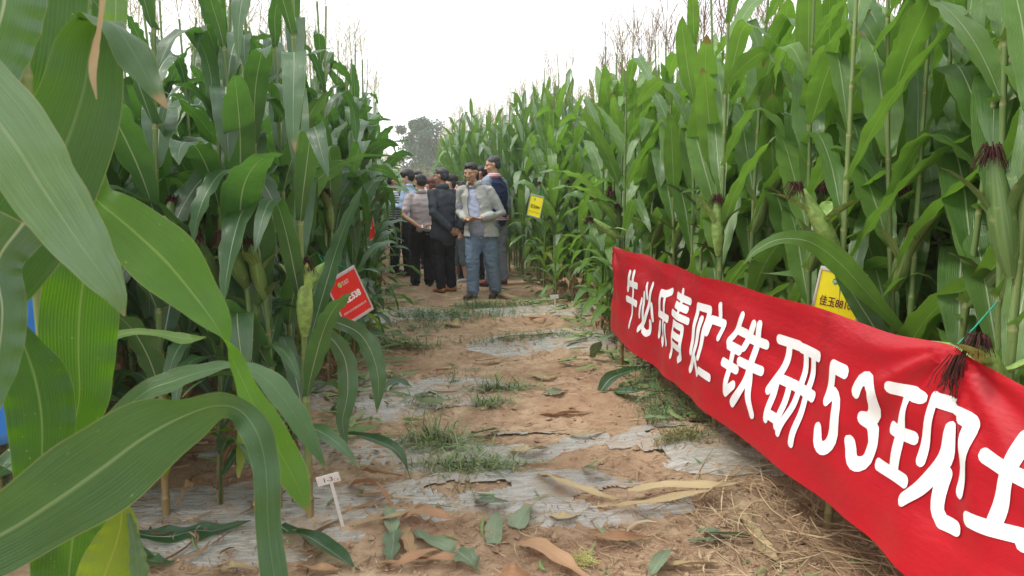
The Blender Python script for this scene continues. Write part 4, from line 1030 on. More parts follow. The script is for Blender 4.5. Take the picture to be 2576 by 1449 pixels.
def ear_geoms(r, base, az, tilt, L=.24, rr=.030, open_=0.0):
    """husk (lathed, ribbed, with leafy tips) and silk"""
    d = Vector((math.sin(tilt) * math.cos(az), math.sin(tilt) * math.sin(az), math.cos(tilt)))
    p0 = Vector(base) + Vector((math.cos(az), math.sin(az), 0)) * .014
    n = 12; P = []; rad = []
    for i in range(n + 1):
        s = i / n
        P.append(tuple(p0 + d * (L * s) + Vector((0, 0, 1)) * (.03 * s * s)))
        rad.append(rr * (.42 + .58 * math.sin(min(1, s * 2.2) * math.pi / 2)) * (1 - max(0, (s - .45) / .55) ** 1.8 * .62))
    b = Bag(); V, F, U, C = tube(P, rad, 14, ref=(.3, .2, 0), caps=False)
    ang = np.linspace(0, 1, 14, endpoint=False); 
    V = V.copy(); cen = np.repeat(np.array(P), 14, 0)
    lob = 1 + .05 * np.sin(np.tile(ang, n + 1) * 6.28 * 3 + np.repeat(np.linspace(0, 2.5, n + 1), 14))
    V[:-2] = cen + (V[:-2] - cen) * lob[:, None]
    b.add(V, np.vstack([F, C[14:]]), U)
    # two or three husk blades that stand off the tip
    for k in range(3):
        a2 = az + k * 2.1 + r.uniform(-.4, .4)
        q = Vector(P[int(n * .5)])
        lv, lf, lu = leaf_geom(r, r.uniform(.14, .26), .06, tilt + r.uniform(-.05, .4), r.uniform(.1, .9), az=az if k == 0 else a2, base=tuple(q), nl=7, nw=4, chan=.7, ripple=.003, srad=rr * .9)
        b.add(lv, lf, lu)
    sb = Bag(); tip = Vector(P[-1]); 
    core, cf, cu, cc = tube([tuple(tip - d * .014), tuple(tip), tuple(tip + d * .016)], [.011, .013, .009], 8); sb.add(core, np.vstack([cf, cc]), cu)
    for k in range(70):
        a3 = r.uniform(0, 6.28); sp = r.uniform(.05, .5); ln = r.uniform(.035, .10)
        v0 = tip - d * .008 + Vector((math.cos(a3), math.sin(a3), 0)) * .006; v1 = v0 + (d + Vector((math.cos(a3), math.sin(a3), 0)) * sp) * ln * .5; v2 = v1 + (Vector((math.cos(a3) * .35, math.sin(a3) * .35, -1)) * 1.0 + d * .2) * ln * r.uniform(.5, 1.1)
        V_, F_, U_, _ = tube([tuple(v0), tuple(v1), tuple(v2)], [.0022, .0018, .0009], 3, caps=False); sb.add(V_, F_, U_)
    return b, sb

def tassel_geom(r, base, L=.36, nb=11, spread=.6, seg=4, nl=9, thick=1.0):
    b = Bag(); B = Vector(base)
    def branch(p0, d0, ln, rr, sag, k):
        pts = []; rad = []; d = Vector(d0).normalized(); p = Vector(p0)
        for i in range(k + 1):
            s = i / k; pts.append(tuple(p)); rad.append(rr * (.45 if s < .12 else 1.0) * (1 - .55 * s) * (1.35 if i % 2 else .75))
            d = (d + Vector((d.x * .5, d.y * .5, -1)) * sag * s / k * 2).normalized(); p = p + d * (ln / k)
        V, F, U, C = tube(pts, rad, seg, caps=False, ref=(.4, .3, .1)); b.add(V, F, U)
    lean = Vector((r.uniform(-.15, .15), r.uniform(-.15, .15), 1))
    branch(B, lean, L, .0042 * thick, .15, nl + 3)
    for k in range(nb):
        a = k * 2.4 + r.uniform(-.4, .4); el = spread * r.uniform(.55, 1.25)
        d = Vector((math.sin(el) * math.cos(a), math.sin(el) * math.sin(a), math.cos(el)))
        branch(B + Vector(lean) * L * .36 * (k / nb), d, L * r.uniform(.5, .78), .0030 * thick, r.uniform(.1, .8), nl)
    return b

def plant_proto(seed, kind, hero=False):
    """kind: 'droop' (left plot) or 'erect' (right plot). Returns a list of (name, mesh, parent index)"""
    r = np.random.default_rng(seed); out = []
    tall = kind == 'erect'
    edge = kind == 'edge'; tall = tall or edge
    H = r.uniform(1.88, 2.04) if not tall else r.uniform(1.98, 2.18)
    n = 13
    zs = np.linspace(.10, 1, n) ** 1.0 * H * .965
    zs = np.concatenate([[.09, .19], np.linspace(.34, H, n - 2)]); zs[2:-1] += r.uniform(-.02, .02, n - 3)
    pw = r.uniform(0, 6.28, 2); am = r.uniform(.01, .035, 2)
    wob = lambda z: (am[0] * math.sin(z * 1.1 + pw[0]) - am[0] * math.sin(pw[0]), am[1] * math.sin(z * .9 + pw[1]) - am[1] * math.sin(pw[1]))
    V, F, U = stalk_geom(zs, .0155, .0062, wob, top=H + .38)
    out.append(('stalk', mesh_np('stalk', V, F, M['stalk'], U), None))
    az0 = R(90) + r.uniform(-.5, .5)
    green = M['leaf_green'] if tall else M['leaf_blue']
    for i, z in enumerate(zs):
        f = i / (n - 1)
        az = az0 + PI * (i % 2) + r.uniform(-.45, .45)
        L = np.interp(f, [0, .2, .5, .75, 1], [.38, .68, .94, .76, .34]) * r.uniform(.88, 1.12)
        W = np.interp(f, [0, .2, .5, .8, 1], [.07, .112, .150, .130, .07]) * r.uniform(.88, 1.1) * (1.08 if edge else 1)
        x, y = wob(z); mat = green; nm = 'leaf'
        if tall:
            th0 = R(r.uniform(18, 40)); dr = R(r.uniform(5, 50)); pp = 1.5
            kink = (r.uniform(.42, .72), R(r.uniform(70, 130))) if r.random() < .34 else None
        else:
            th0 = R(r.uniform(18, 34)); dr = R(r.uniform(50, 115)); pp = r.uniform(1.1, 1.7)
            kink = (r.uniform(.35, .6), R(r.uniform(50, 100))) if r.random() < .28 else None
        if tall and 2 < i < 7: dr = R(r.uniform(45, 115)); az += r.uniform(-.4, .4)
        az += r.uniform(-.35, .35)
        azd = r.uniform(-.5, .5)
        if edge and z > 1.25: az = (R(90) if i % 2 else R(-90)) + r.uniform(-.8, .8)
        elif edge: d_ = r.uniform(-.05, .5); az = (R(90) - d_) if i % 2 else (R(-90) + d_); azd = abs(azd) * (-1 if i % 2 else 1)
        if i < 3:
            if r.random() < .3 and i == 2: mat = M['leaf_yellow']
            if i < 2: mat = M['leaf_dry']; nm = 'dry_leaf'
            L *= .8; W *= .7; dr = R(130); th0 = R(35); kink = None
        if i > n - 4 and not tall: th0 *= .7
        lv, lf, lu = leaf_geom(r, L, W, th0, dr, pp, kink, az, azd, r.uniform(-.9, .9), r.uniform(.005, .011) * (2 if nm == 'dry_leaf' else 1), (x, y, z), srad=np.interp(z, [0, H], [.0155, .006]))
        out.append((nm, mesh_np(nm, lv, lf, mat, lu), None))
    tb = Bag(); a0 = r.uniform(0, 6.28)                      # a low side shoot with its own few leaves
    sx, sy = .035 * math.cos(a0), .035 * math.sin(a0); th_ = r.uniform(.45, .75)
    add_tube(tb, [(sx * .3, sy * .3, .03), (sx, sy, th_ * .5), (sx * 1.6, sy * 1.6, th_)], [.008, .007, .004], 6)
    for q in range(6):
        lv, lf, lu = leaf_geom(r, r.uniform(.45, .75), r.uniform(.06, .095), R(r.uniform(25, 50)), R(r.uniform(60, 130)), 1.3, None, (R(90) * (1 if q % 2 else -1) + r.uniform(-1.1, 1.1)) if not edge else R(r.uniform(-80, 80)), 0 if edge else r.uniform(-.5, .5), r.uniform(-.8, .8), .008, (sx, sy, .16 + (th_ - .16) * q / 5 + .08 * (q > 3)), nl=12, nw=4); tb.add(lv, lf, lu)
    out.append(('side_shoot', tb.mesh('side_shoot', green), None))
    for k in range(1 if r.random() < .6 else 2):
        i = 6 - k * 1; z = zs[i] ; x, y = wob(z); az = az0 + PI * (i % 2) + r.uniform(-.5, .5)
        if edge: az = R(90 if i % 2 else -90) * .8
        eb, sb = ear_geoms(r, (x, y, z), az, R(r.uniform(16, 38)), L=r.uniform(.20, .27) * (1 if k == 0 else .8), rr=r.uniform(.030, .037))
        idx = len(out); out.append(('ear', eb.mesh('ear', M['husk']), None)); out.append(('silk', sb.mesh('silk', M['silk']), idx))
    x, y = wob(H + .37)
    tb = tassel_geom(r, (x, y, H + .36), L=r.uniform(.36, .48), nb=int(r.integers(8, 13)) if not tall else int(r.integers(6, 11)), spread=.62 if not tall else .42, thick=.95)
    out.append(('tassel', tb.mesh('tassel', M['tassel'] if (not tall) or r.random() < .35 else M['tassel_purple']), None))
    return out
N_VAR = 9
PROTO = {k: [plant_proto(100 * q + i, k) for i in range(N_VAR)] for q, k in enumerate(('droop', 'erect', 'edge'), 1)}

MROOT = {}
def make_plant(kind, var, loc, rz, sc, tilt, label, group, skip=()):
    """the first of a variant makes the objects, later ones copy them with obj.copy()"""
    key = (kind, var)
    if key not in MROOT:
        root = empty('maize_plant'); root['category'] = 'maize plant'
        kids = []
        for nm, me, pa in PROTO[kind][var]:
            o = obj(nm, me, root if pa is None else kids[pa]); kids.append(o)
        MROOT[key] = (root, kids)
    else:
        src, skids = MROOT[key]
        root = src.copy(); COL.objects.link(root); kids = []
        for o0, (nm, me, pa) in zip(skids, PROTO[kind][var]):
            if nm in skip: kids.append(None); continue
            if pa is not None and kids[pa] is None: kids.append(None); continue
            o = o0.copy(); COL.objects.link(o); o.parent = root if pa is None else kids[pa]; kids.append(o)
    root.location = loc; root.rotation_euler = (tilt[0], tilt[1], rz); root.scale = sc
    root['label'] = label; root['group'] = group
    return root

def right_edge(y):
    return float(np.interp(y, [0, 8, 11, 12.8, 14, 15.2, 17, 40], [1.78, 1.78, 1.62, 1.42, 1.0, .70, .62, .60]))
def left_edge(y):
    return float(np.interp(y, [0, 8, 11, 13, 16, 24, 40], [-.52, -.54, -.66, -.85, -1.0, -1.1, -1.1]))
ROWS = []
for a, b_ in BEDS: ROWS += [a + .22, b_ - .24]
ROWS = sorted(ROWS + [6.3, 7.25, 8.1, 9.85, 10.9, 12.0, 13.1, 14.3, 15.5, 16.7, 17.9])
FAR_ROWS = list(np.arange(18.9, 36, .6))
pr = np.random.default_rng(21)
cands = []
for y0 in ROWS:                                                           # left plot
    if y0 < 3.2: continue
    width = np.interp(y0, [3, 6, 9, 20], [3.3, 3.3, 2.4, 1.8])
    x = left_edge(y0) + pr.uniform(-.04, .06); k = 0
    while x > left_edge(y0) - width * 1.0:
        cands.append(['droop', x, y0 + pr.uniform(-.05, .05), k, 0]); x -= pr.uniform(.17, .24); k += 1
RROWS = sorted([1.45, 1.8, 2.15, 2.5, 2.85, 3.72, 4.48, 5.2, 5.95] + ROWS)
for y0 in RROWS:
    width = np.interp(y0, [1, 3, 8, 20], [1.6, 2.9, 3.6, 2.4])
    x = right_edge(y0) + pr.uniform(-.05, .07); k = 0
    while x < right_edge(y0) + width:
        cands.append(['erect', x, y0 + pr.uniform(-.05, .05), k, 1]); x += pr.uniform(.17, .24); k += 1
def importance(c):
    kind, x, y, k, side = c
    return math.hypot(x, y) + k * .55
CLEAR = [(-.55, 4.72, .34), (-.40, 4.3, .25), (1.62, 3.05, .26), (1.35, 9.2, .55), (1.65, 8.6, .28), (-.62, 8.3, .3)]      # open spots where the signs hang
cands = [c for c in cands if all(math.hypot(c[1] - a, c[2] - b_) > q for a, b_, q in CLEAR)]
cands.sort(key=importance)
near, rest = cands[:288], cands[288:]
ORD = ['first', 'second', 'third', 'fourth', 'fifth', 'sixth', 'seventh', 'eighth', 'ninth', 'tenth', 'eleventh', 'twelfth', 'thirteenth', 'fourteenth', 'fifteenth', 'sixteenth', 'seventeenth', 'eighteenth', 'nineteenth', 'twentieth', 'twenty-first', 'twenty-second', 'twenty-third', 'twenty-fourth', 'twenty-fifth', 'twenty-sixth', 'twenty-seventh', 'twenty-eighth', 'twenty-ninth', 'thirtieth', 'thirty-first', 'thirty-second', 'thirty-third']
edge_l = sorted([c[2] for c in near if c[4] == 0 and c[3] == 0]); edge_r = sorted([c[2] for c in near if c[4] == 1 and c[3] == 0])
last = {}
cnt = 0
for c in near:
    kind, x, y, k, side = c
    v = int(pr.integers(0, N_VAR))
    while v == last.get(side): v = int(pr.integers(0, N_VAR))
    last[side] = v
    edge_p = side == 1 and k < 2 and y < 6.6
    if edge_p: kind = 'edge'; x = max(x, 1.80)
    if k == 0:
        i = (edge_l if side == 0 else edge_r).index(y)
        label = ('leafy maize plant on the left path edge, %s back from the 1-3 stake' if side == 0 else 'upright maize plant on the edge of the right plot, %s back from the camera') % ORD[min(i, 32)]
        group = 'maize plants lining the left of the path' if side == 0 else 'maize plants lining the right of the path'
    elif side == 0 and y < 3.6:
        label = 'maize plant in the front row of the left plot, %s in from the path edge' % ORD[min(k, 19)]; group = 'front row of the left maize plot'
    else:
        rows_ = [q for q in ROWS if q >= 3.2] if side == 0 else RROWS
        ri = int(np.argmin([abs(q - y) for q in rows_]))
        if side == 0: label = '%s maize plant in the %s row of the left plot, %s in from the path' % ('drooping' if k < 3 else 'shaded', ORD[min(ri, 32)], ORD[min(k, 19)])
        else: label = '%s maize plant in the %s row of the right plot, %s in from the path' % ('upright' if k < 4 else 'tasselled', ORD[min(ri, 32)], ORD[min(k, 19)])
        group = ('left maize just behind the edge' if side == 0 else 'right maize just behind the edge') if k < 3 else ('maize inside the left plot' if side == 0 else 'maize inside the right plot')
    skip = () if k <= 1 else ('dry_leaf',)
    if side == 0 and k == 0:
        x -= .07 + (.10 if y < 4.9 else 0)
        if y < 5: skip = ('side_shoot',)
    s = pr.uniform(.93, 1.06)
    far = np.interp(y, [3, 10, 15], [1.0, 1.03, 1.08])
    if side == 1: far *= np.interp(y, [6.5, 9, 14], [1.0, 1.07, 1.10])
    if side == 0: far *= np.interp(y, [3, 6], [1.0, 1.05])
    if y > 13.5: kind_h = 1.06
    make_plant(kind, v, (x, y, float(gz(x, y)) - .01), 0.0 if edge_p else (pr.uniform(-.45, .45) if k else pr.uniform(-.15, .15)) + (PI if pr.random() < .5 else 0), (s, s, s * far * pr.uniform(.97, 1.04)), (pr.uniform(-.05, .05), pr.uniform(-.05, .05) + (.03 if side == 0 else -.02)), label, group, skip)

# the rest of the crop: too many and too small to tell apart
def low_plant(r, kind):
    b = Bag(); tall = kind == 'erect'; H = r.uniform(1.85, 2.05) if not tall else r.uniform(1.98, 2.25)
    V, F, U, C = tube([(0, 0, 0), (0, 0, H * .5), (0, 0, H + .22)], [.014, .011, .005], 5, caps=False); b.add(V, F, U)
    az0 = R(90) + r.uniform(-.6, .6); n = 10
    for i in range(n):
        f = .12 + .88 * i / (n - 1)
        kink = (r.uniform(.4, .65), R(r.uniform(60, 110))) if r.random() < .4 else None
        lv, lf, lu = leaf_geom(r, np.interp(f, [.2, .5, 1], [.7, .85, .36]), np.interp(f, [0, .5, 1], [.095, .140, .07]), R(r.uniform(16, 32)), R(r.uniform(15, 70) if tall else r.uniform(50, 120)), 1.4, kink, az0 + PI * (i % 2) + r.uniform(-.5, .5), r.uniform(-.4, .4), r.uniform(-.8, .8), .008, (0, 0, H * f), nl=9, nw=2)
        b.add(lv, lf, lu)
    return b, H
bag_t = Bag(); bag_m = Bag()
lr = np.random.default_rng(77)
LOW = [(kind, *low_plant(lr, kind)) for kind in ('droop', 'erect') for _ in range(6)]
TAS = [tassel_geom(lr, (0, 0, 0), L=.34, nb=7, spread=.55, seg=3, nl=5, thick=.95) for _ in range(4)]
def cat_bag(b): return np.concatenate(b.V), np.concatenate(b.F), np.concatenate(b.U)
LOWC = [(k, *cat_bag(b), H) for k, b, H in LOW]; TASC = [cat_bag(b) for b in TAS]
far_pts = [(c[0], c[1], c[2]) for c in rest]
for y0 in FAR_ROWS:
    x = left_edge(y0)
    while x > left_edge(y0) - 1.6: far_pts.append(('droop', x + lr.uniform(-.05, .05), y0 + lr.uniform(-.06, .06))); x -= lr.uniform(.17, .25)
    x = right_edge(y0)
    while x < right_edge(y0) + 2.2: far_pts.append(('erect', x + lr.uniform(-.05, .05), y0 + lr.uniform(-.06, .06))); x += lr.uniform(.15, .23)
for y0 in ROWS:                                                           # deeper in the plots
    if y0 < 12:
        if y0 > 2.9:
            x = left_edge(y0) - 3.45
            while x > -7.5: far_pts.append(('droop', x + lr.uniform(-.06, .06), y0 + lr.uniform(-.1, .1))); x -= lr.uniform(.24, .34)
    x = right_edge(y0) + 3.7
    while x < 8.5: far_pts.append(('erect', x + lr.uniform(-.06, .06), y0 + lr.uniform(-.1, .1))); x += lr.uniform(.26, .36)
for y0 in (36.5, 37.2, 37.9, 38.6, 39.6, 41):
    x = -9
    while x < 9: far_pts.append(('droop', x, y0 + lr.uniform(-.1, .1))); x += lr.uniform(.22, .34)
for kind, x, y in far_pts:
    cs = [c for c in LOWC if c[0] == kind]; k, V, F, U, H = cs[int(lr.integers(0, len(cs)))]
    a = lr.uniform(-.5, .5) + (PI if lr.random() < .5 else 0); s = lr.uniform(.93, 1.07); g = float(gz(x, y))
    hs = s * (np.interp(y, [7, 10, 14, 24], [1.02, 1.12, 1.22, 1.24]) if kind == 'erect' else 1.0)
    Rm = np.array([[math.cos(a), -math.sin(a), 0], [math.sin(a), math.cos(a), 0], [0, 0, 1]])
    sc = np.array([s, s, hs])
    bag_m.add((V * sc) @ Rm.T + (x, y, g), F, U)
    tv, tf, tu = TASC[int(lr.integers(0, 4))]
    bag_t.add((tv * sc) @ Rm.T + (x, y, g + (H + .22) * hs), tf, tu)
FARM = empty('maize_crop', (0, 0, 0))
fm = bag_m.build('maize_crop', M['leaf_mass']); tag(fm, 'dense mass of more distant maize filling both plots and the end of the path', None, None, 'stuff')
bpy.data.objects.remove(FARM)
ft = bag_t.build('maize_tassels', M['tassel'], fm); tag(ft, kind='stuff')
print('plants', len(near), 'low', len(far_pts))
# ================================================================ FOREGROUND LEAVES (left, within arm's reach)
def ribbon(name, ctrl, mat, parent, n=64, nw=12, ripple=.004, seed=0, chan=.18, inv=None):
    """ctrl rows: x, y (survey column and line), depth m, width m, roll deg. Rolled about its length from facing the path"""
    r = np.random.default_rng(seed)
    rows = []
    for (x, y, D, w, roll) in ctrl:
        p = at(x, y, D); rows.append((p.x, p.y, p.z, w, roll))
    Q = catmull(rows, n); P = Q[:, :3]; w = np.maximum(Q[:, 3], .001) / 2; roll = np.radians(Q[:, 4])
    T = nrm(np.gradient(P, axis=0)); tov = nrm(np.array(CAM) - P)
    B = nrm(np.cross(T, tov)); N = np.cross(B, T)
    B2 = B * np.cos(roll)[:, None] + N * np.sin(roll)[:, None]; N2 = np.cross(B2, T)
    s = np.linspace(0, 1, n + 1); u = np.linspace(-1, 1, nw + 1); ph = r.uniform(0, 6.28, 4)
    V = P[:, None] + B2[:, None] * (w[:, None] * u)[..., None] + N2[:, None] * (w[:, None] * chan * np.abs(u) ** 1.3)[..., None]
    ripple = np.minimum(ripple, w[:, None] * .12)
    rl = ripple * np.where(u[None] > 0, np.sin(2 * np.pi * 6 * s + ph[0])[:, None], np.sin(2 * np.pi * 7.3 * s + ph[1])[:, None]) * np.abs(u)[None] ** 2
    V = V + N2[:, None] * rl[..., None]
    U = np.stack(np.broadcast_arrays((u[None] + 1) / 2, s[:, None] * .995), -1).reshape(-1, 2)
    V = V.reshape(-1, 3)
    if parent is not None: V = V - np.array(parent.location)
    return obj(name, mesh_np(name, V, grid_faces(n, nw), mat, U), parent)
pA = at(100, 700, 1.22); PA = empty('maize_plant', (pA.x, pA.y, float(gz(pA.x, pA.y))), 0, 'very close maize plant with broad backlit leaves and a pale stalk at far left', 'maize plant', 'close foreground maize')
pB = at(-230, 700, .98); PB = empty('maize_plant', (pB.x, pB.y, float(gz(pB.x, pB.y))), 0, 'closest maize plant, its long arching leaves sweeping across the left foreground', 'maize plant', 'close foreground maize')
for root, H in ((PA, 2.2), (PB, 2.1)):
    zs = np.array([.1, .2, .36, .52, .68, .84, 1.0, 1.16, 1.32, 1.48, 1.64, 1.80, 1.95])
    V, F, U = stalk_geom(zs, .0165, .008, lambda z: (0, 0), top=H, seg=14); obj('stalk', mesh_np('stalk', V, F, M['stalk'], U), root)
G, W_, Y_ = M['leaf_near'], M['leaf_near_top'], M['leaf_yellow']
# broad backlit blade in the top left corner
ribbon('leaf', [(95, -260, 1.25, .13, 0), (92, -80, 1.25, .15, 0), (85, 60, 1.22, .145, 5), (72, 180, 1.2, .12, 0), (60, 270, 1.2, .07, 0), (70, 420, 1.2, .05, 0), (95, 640, 1.22, .04, 0)], G, PA, seed=1, chan=.05)
ribbon('leaf', [(20, -120, 1.1, .10, 0), (8, 20, 1.1, .10, 10), (-40, 160, 1.1, .09, 10), (-120, 300, 1.05, .06, 0)], M['leaf_blue'], PA, seed=2)
# the arched one with the pale hanging tip
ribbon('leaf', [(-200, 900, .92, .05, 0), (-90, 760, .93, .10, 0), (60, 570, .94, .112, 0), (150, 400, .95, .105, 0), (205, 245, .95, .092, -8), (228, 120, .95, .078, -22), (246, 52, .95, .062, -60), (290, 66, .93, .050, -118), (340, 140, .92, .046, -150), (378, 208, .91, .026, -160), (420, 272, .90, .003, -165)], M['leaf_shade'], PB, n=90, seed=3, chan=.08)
# waxy blade, paled by a painted sky sheen, sweeping down to a dry tip
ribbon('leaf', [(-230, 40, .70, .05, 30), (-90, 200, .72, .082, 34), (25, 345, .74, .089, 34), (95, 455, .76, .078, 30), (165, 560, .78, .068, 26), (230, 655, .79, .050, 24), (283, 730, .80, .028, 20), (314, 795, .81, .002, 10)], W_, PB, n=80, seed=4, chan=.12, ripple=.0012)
# bright leaf that folds and drops past the stake
ribbon('leaf', [(60, 520, .98, .02, 0), (190, 470, .98, .030, 0), (262, 520, .98, .050, 0), (335, 580, .97, .072, 4), (415, 655, .96, .082, 6), (490, 745, .96, .062, 18), (550, 830, .95, .046, 62), (590, 915, .94, .036, 120), (625, 990, .93, .034, 140), (665, 1070, .92, .042, 148), (705, 1140, .92, .045, 152), (745, 1215, .91, .032, 158), (781, 1297, .90, .002, 165)], M['leaf_near_bright'], PB, n=110, seed=5, chan=.10)
ribbon('leaf', [(180, 1180, 1.02, .03, 0), (345, 1002, 1.02, .026, 10), (440, 957, 1.02, .030, 25), (530, 930, 1.02, .026, 52), (605, 925, 1.02, .026, 70), (665, 950, 1.02, .034, 40), (722, 1015, 1.0, .032, 20), (768, 1085, .99, .024, 10), (822, 1182, .98, .002, 0)], M['leaf_low'], PB, n=90, seed=6, ripple=.002)
# the long low leaf: broad blade, fold, hanging ribbon
ribbon('leaf', [(-320, 1470, .80, .05, -20), (-130, 1400, .82, .082, -22), (10, 1340, .84, .088, -22), (135, 1262, .85, .100, -22), (250, 1182, .86, .108, -22), (355, 1105, .87, .100, -26), (450, 1052, .88, .078, -38), (535, 1022, .88, .052, -52), (600, 1030, .88, .036, -40), (645, 1085, .87, .034, -10), (666, 1160, .87, .030, 14), (672, 1240, .86, .030, 16), (676, 1340, .86, .028, 14), (694, 1480, .85, .030, 10), (720, 1640, .85, .018, 0)], M['leaf_low'], PB, n=130, nw=14, seed=7, chan=.10, ripple=.003)
# backlit blades low on the left
ribbon('leaf', [(190, 420, 1.12, .07, 0), (215, 560, 1.10, .085, 0), (212, 680, 1.08, .092, 0), (200, 800, 1.08, .099, 0), (198, 900, 1.08, .092, 4), (200, 1000, 1.08, .076, 8), (178, 1105, 1.08, .05, 0), (150, 1200, 1.1, .02, 0)], G, PA, n=70, seed=8, chan=.06)
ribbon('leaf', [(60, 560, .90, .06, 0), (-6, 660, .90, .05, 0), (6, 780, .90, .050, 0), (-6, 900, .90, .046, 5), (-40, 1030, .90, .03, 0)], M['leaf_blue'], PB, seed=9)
ribbon('leaf', [(40, 800, 1.0, .008, 0), (62, 870, 1.0, .040, 0), (88, 950, 1.0, .075, 0), (104, 1040, 1.0, .078, 0), (106, 1130, 1.0, .070, 0), (100, 1260, 1.0, .050, 0), (100, 1400, 1.05, .03, 0)], M['leaf_near'], PA, seed=10, chan=.12)
ribbon('leaf', [(296, 1258, .95, .008, 0), (306, 1300, .95, .030, 5), (292, 1370, .95, .055, 0), (262, 1450, .95, .062, 0), (230, 1560, .96, .05, 0)], Y_, PB, seed=11, chan=.1)
ribbon('leaf', [(215, 1220, 1.05, .07, 0), (190, 1310, 1.05, .092, 0), (178, 1400, 1.05, .095, 0), (165, 1520, 1.05, .08, 0)], G, PA, seed=12, chan=.07)
ribbon('leaf', [(322, 1290, .95, .006, 40), (335, 1350, .95, .016, 40), (345, 1420, .95, .026, 40), (350, 1520, .95, .03, 40)], W_, PB, seed=13)
ribbon('leaf', [(255, 905, 1.4, .012, 10), (282, 853, 1.4, .016, 20), (330, 836, 1.4, .014, 30), (395, 838, 1.38, .012, 20), (455, 851, 1.38, .020, 10), (490, 851, 1.38, .012, 0), (519, 848, 1.38, .001, 0)], M['leaf_green'], PA, n=50, nw=8, seed=14, ripple=.001)
ribbon('leaf', [(262, -60, .88, .010, 0), (257, 10, .88, .006, 0), (249, 70, .88, .006, 30), (238, 130, .88, .009, 20), (233, 185, .88, .008, 0), (243, 250, .88, .001, 0)], M['leaf_straw'], PB, n=40, nw=6, seed=15, ripple=.001)
ribbon('leaf', [(292, -120, 1.15, .03, 0), (292, -20, 1.15, .032, 0), (290, 60, 1.15, .030, 0), (285, 200, 1.2, .02, 0), (240, 420, 1.2, .02, 0)], M['leaf_green'], PA, seed=16)
ribbon('leaf', [(195, -140, 1.3, .05, 0), (192, -20, 1.3, .048, 20), (188, 60, 1.3, .04, 20), (150, 200, 1.28, .03, 0)], W_, PA, seed=17)
ribbon('leaf', [(20, 1130, 1.3, .05, 0), (80, 1180, 1.3, .06, 20), (170, 1420, 1.3, .06, 40), (200, 1560, 1.3, .03, 20)], M['leaf_blue'], PA, seed=18)
# something blue beyond them: a plastic sheet
bs = [at(-140, 640, 1.75), at(119, 640, 1.75), at(119, 1108, 1.9), at(-140, 1130, 1.9)]
V = []
for i in range(13):
    for j in range(13):
        a = bs[0].lerp(bs[1], i / 12); c = bs[3].lerp(bs[2], i / 12); p = a.lerp(c, j / 12) + Vector((0, .03 * math.sin(i * 1.1 + j * .4), .0)); V.append(tuple(p))
M['blue'] = simple('blue_plastic', (0.015, 0.19, 0.62), .35, .5, .1, 8)
bo = obj('plastic_sheet', mesh_np('plastic_sheet', np.array(V), grid_faces(12, 12), M['blue'])); tag(bo, 'bright blue plastic sheet glimpsed behind the closest leaves at the left frame edge', 'plastic sheet')
bo.modifiers.new('thick', 'SOLIDIFY').thickness = .003
# leaf arching over the banner and the yellow sign, and a limp strip hanging over the far end of the banner
pC = at(2290, 800, 3.0); PC = empty('maize_plant', (pC.x, pC.y, float(gz(pC.x, pC.y))), 0, 'maize plant whose long arching leaf covers half of the yellow sign above the banner', 'maize plant', 'maize plants right behind the banner')
V, F, U = stalk_geom(np.linspace(.1, 1.95, 13), .0165, .007, lambda z: (0, 0), top=2.1, seg=10); obj('stalk', mesh_np('stalk', V, F, M['stalk'], U), PC)
ribbon('leaf', [(1872, 662, 2.75, .004, 0), (1905, 628, 2.77, .030, 20), (1962, 602, 2.80, .050, 35), (2035, 608, 2.84, .075, 24), (2105, 655, 2.88, .090, 8), (2165, 718, 2.92, .080, 4), (2222, 780, 2.96, .05, 0), (2285, 850, 3.0, .03, 0)], M['leaf_green'], PC, seed=19)
ribbon('leaf', [(2290, 980, 3.0, .03, 0), (2215, 850, 3.0, .075, 0), (2165, 770, 3.0, .075, 0), (2120, 700, 3.0, .05, 0), (2092, 655, 3.0, .004, 0)], M['leaf_blue'], PC, seed=20)
lr2 = np.random.default_rng(5)
for i in range(6):
    lv, lf, lu = leaf_geom(lr2, .8, .09, R(22), R(40 + 20 * i % 60), az=R(70 if i % 2 else -70) + lr2.uniform(-.3, .3), az_drift=0, twist=.5, base=(0, 0, .75 + .22 * i)); obj('leaf', mesh_np('leaf', lv, lf, M['leaf_green'], lu), PC)
# corn ears at the banner tie and along both edges
def loose_ear(plant_label, foot_xy, ears, kind='erect', group=None):
    root = empty('maize_plant', (foot_xy[0], foot_xy[1], float(gz(*foot_xy))), 0, plant_label, 'maize plant', group)
    r = np.random.default_rng(abs(hash(plant_label)) % 1000 if False else len(plant_label))
    zs = np.concatenate([[.09, .19], np.linspace(.34, 2.2, 11)])
    V, F, U = stalk_geom(zs, .0175, .007, lambda z: (0, 0), top=2.35); obj('stalk', mesh_np('stalk', V, F, M['stalk'], U), root)
    for i, z in enumerate(zs[2:]):
        az = (R(90) + PI * (i % 2) + r.uniform(-.5, .5)) if kind != 'erect' else R(90 if i % 2 else -90) * r.uniform(.4, .95)
        lv, lf, lu = leaf_geom(r, r.uniform(.7, .9), r.uniform(.08, .1), R(r.uniform(18, 30)), R(r.uniform(10, 60)), kink=(r.uniform(.4, .7), R(90)) if r.random() < .4 else None, az=az, twist=r.uniform(-.6, .6), base=(0, 0, z)); obj('leaf', mesh_np('leaf', lv, lf, M['leaf_green'] if kind == 'erect' else M['leaf_blue'], lu), root)
    for (z, az, tilt, L, rr, mat) in ears:
        eb, sb = ear_geoms(r, (0, 0, z), az, tilt, L, rr); e = eb.build('ear', mat, root); sb.build('silk', M['silk'], e)
    obj('tassel', tassel_geom(r, (0, 0, 2.34)).mesh('tassel', M['tassel_purple']), root)
    return root
M['husk_bright'] = simple('bright_husk', (0.22, 0.33, 0.085), .5, .4, .3, 35, .5)
tie = banner_pt(UC, .70)
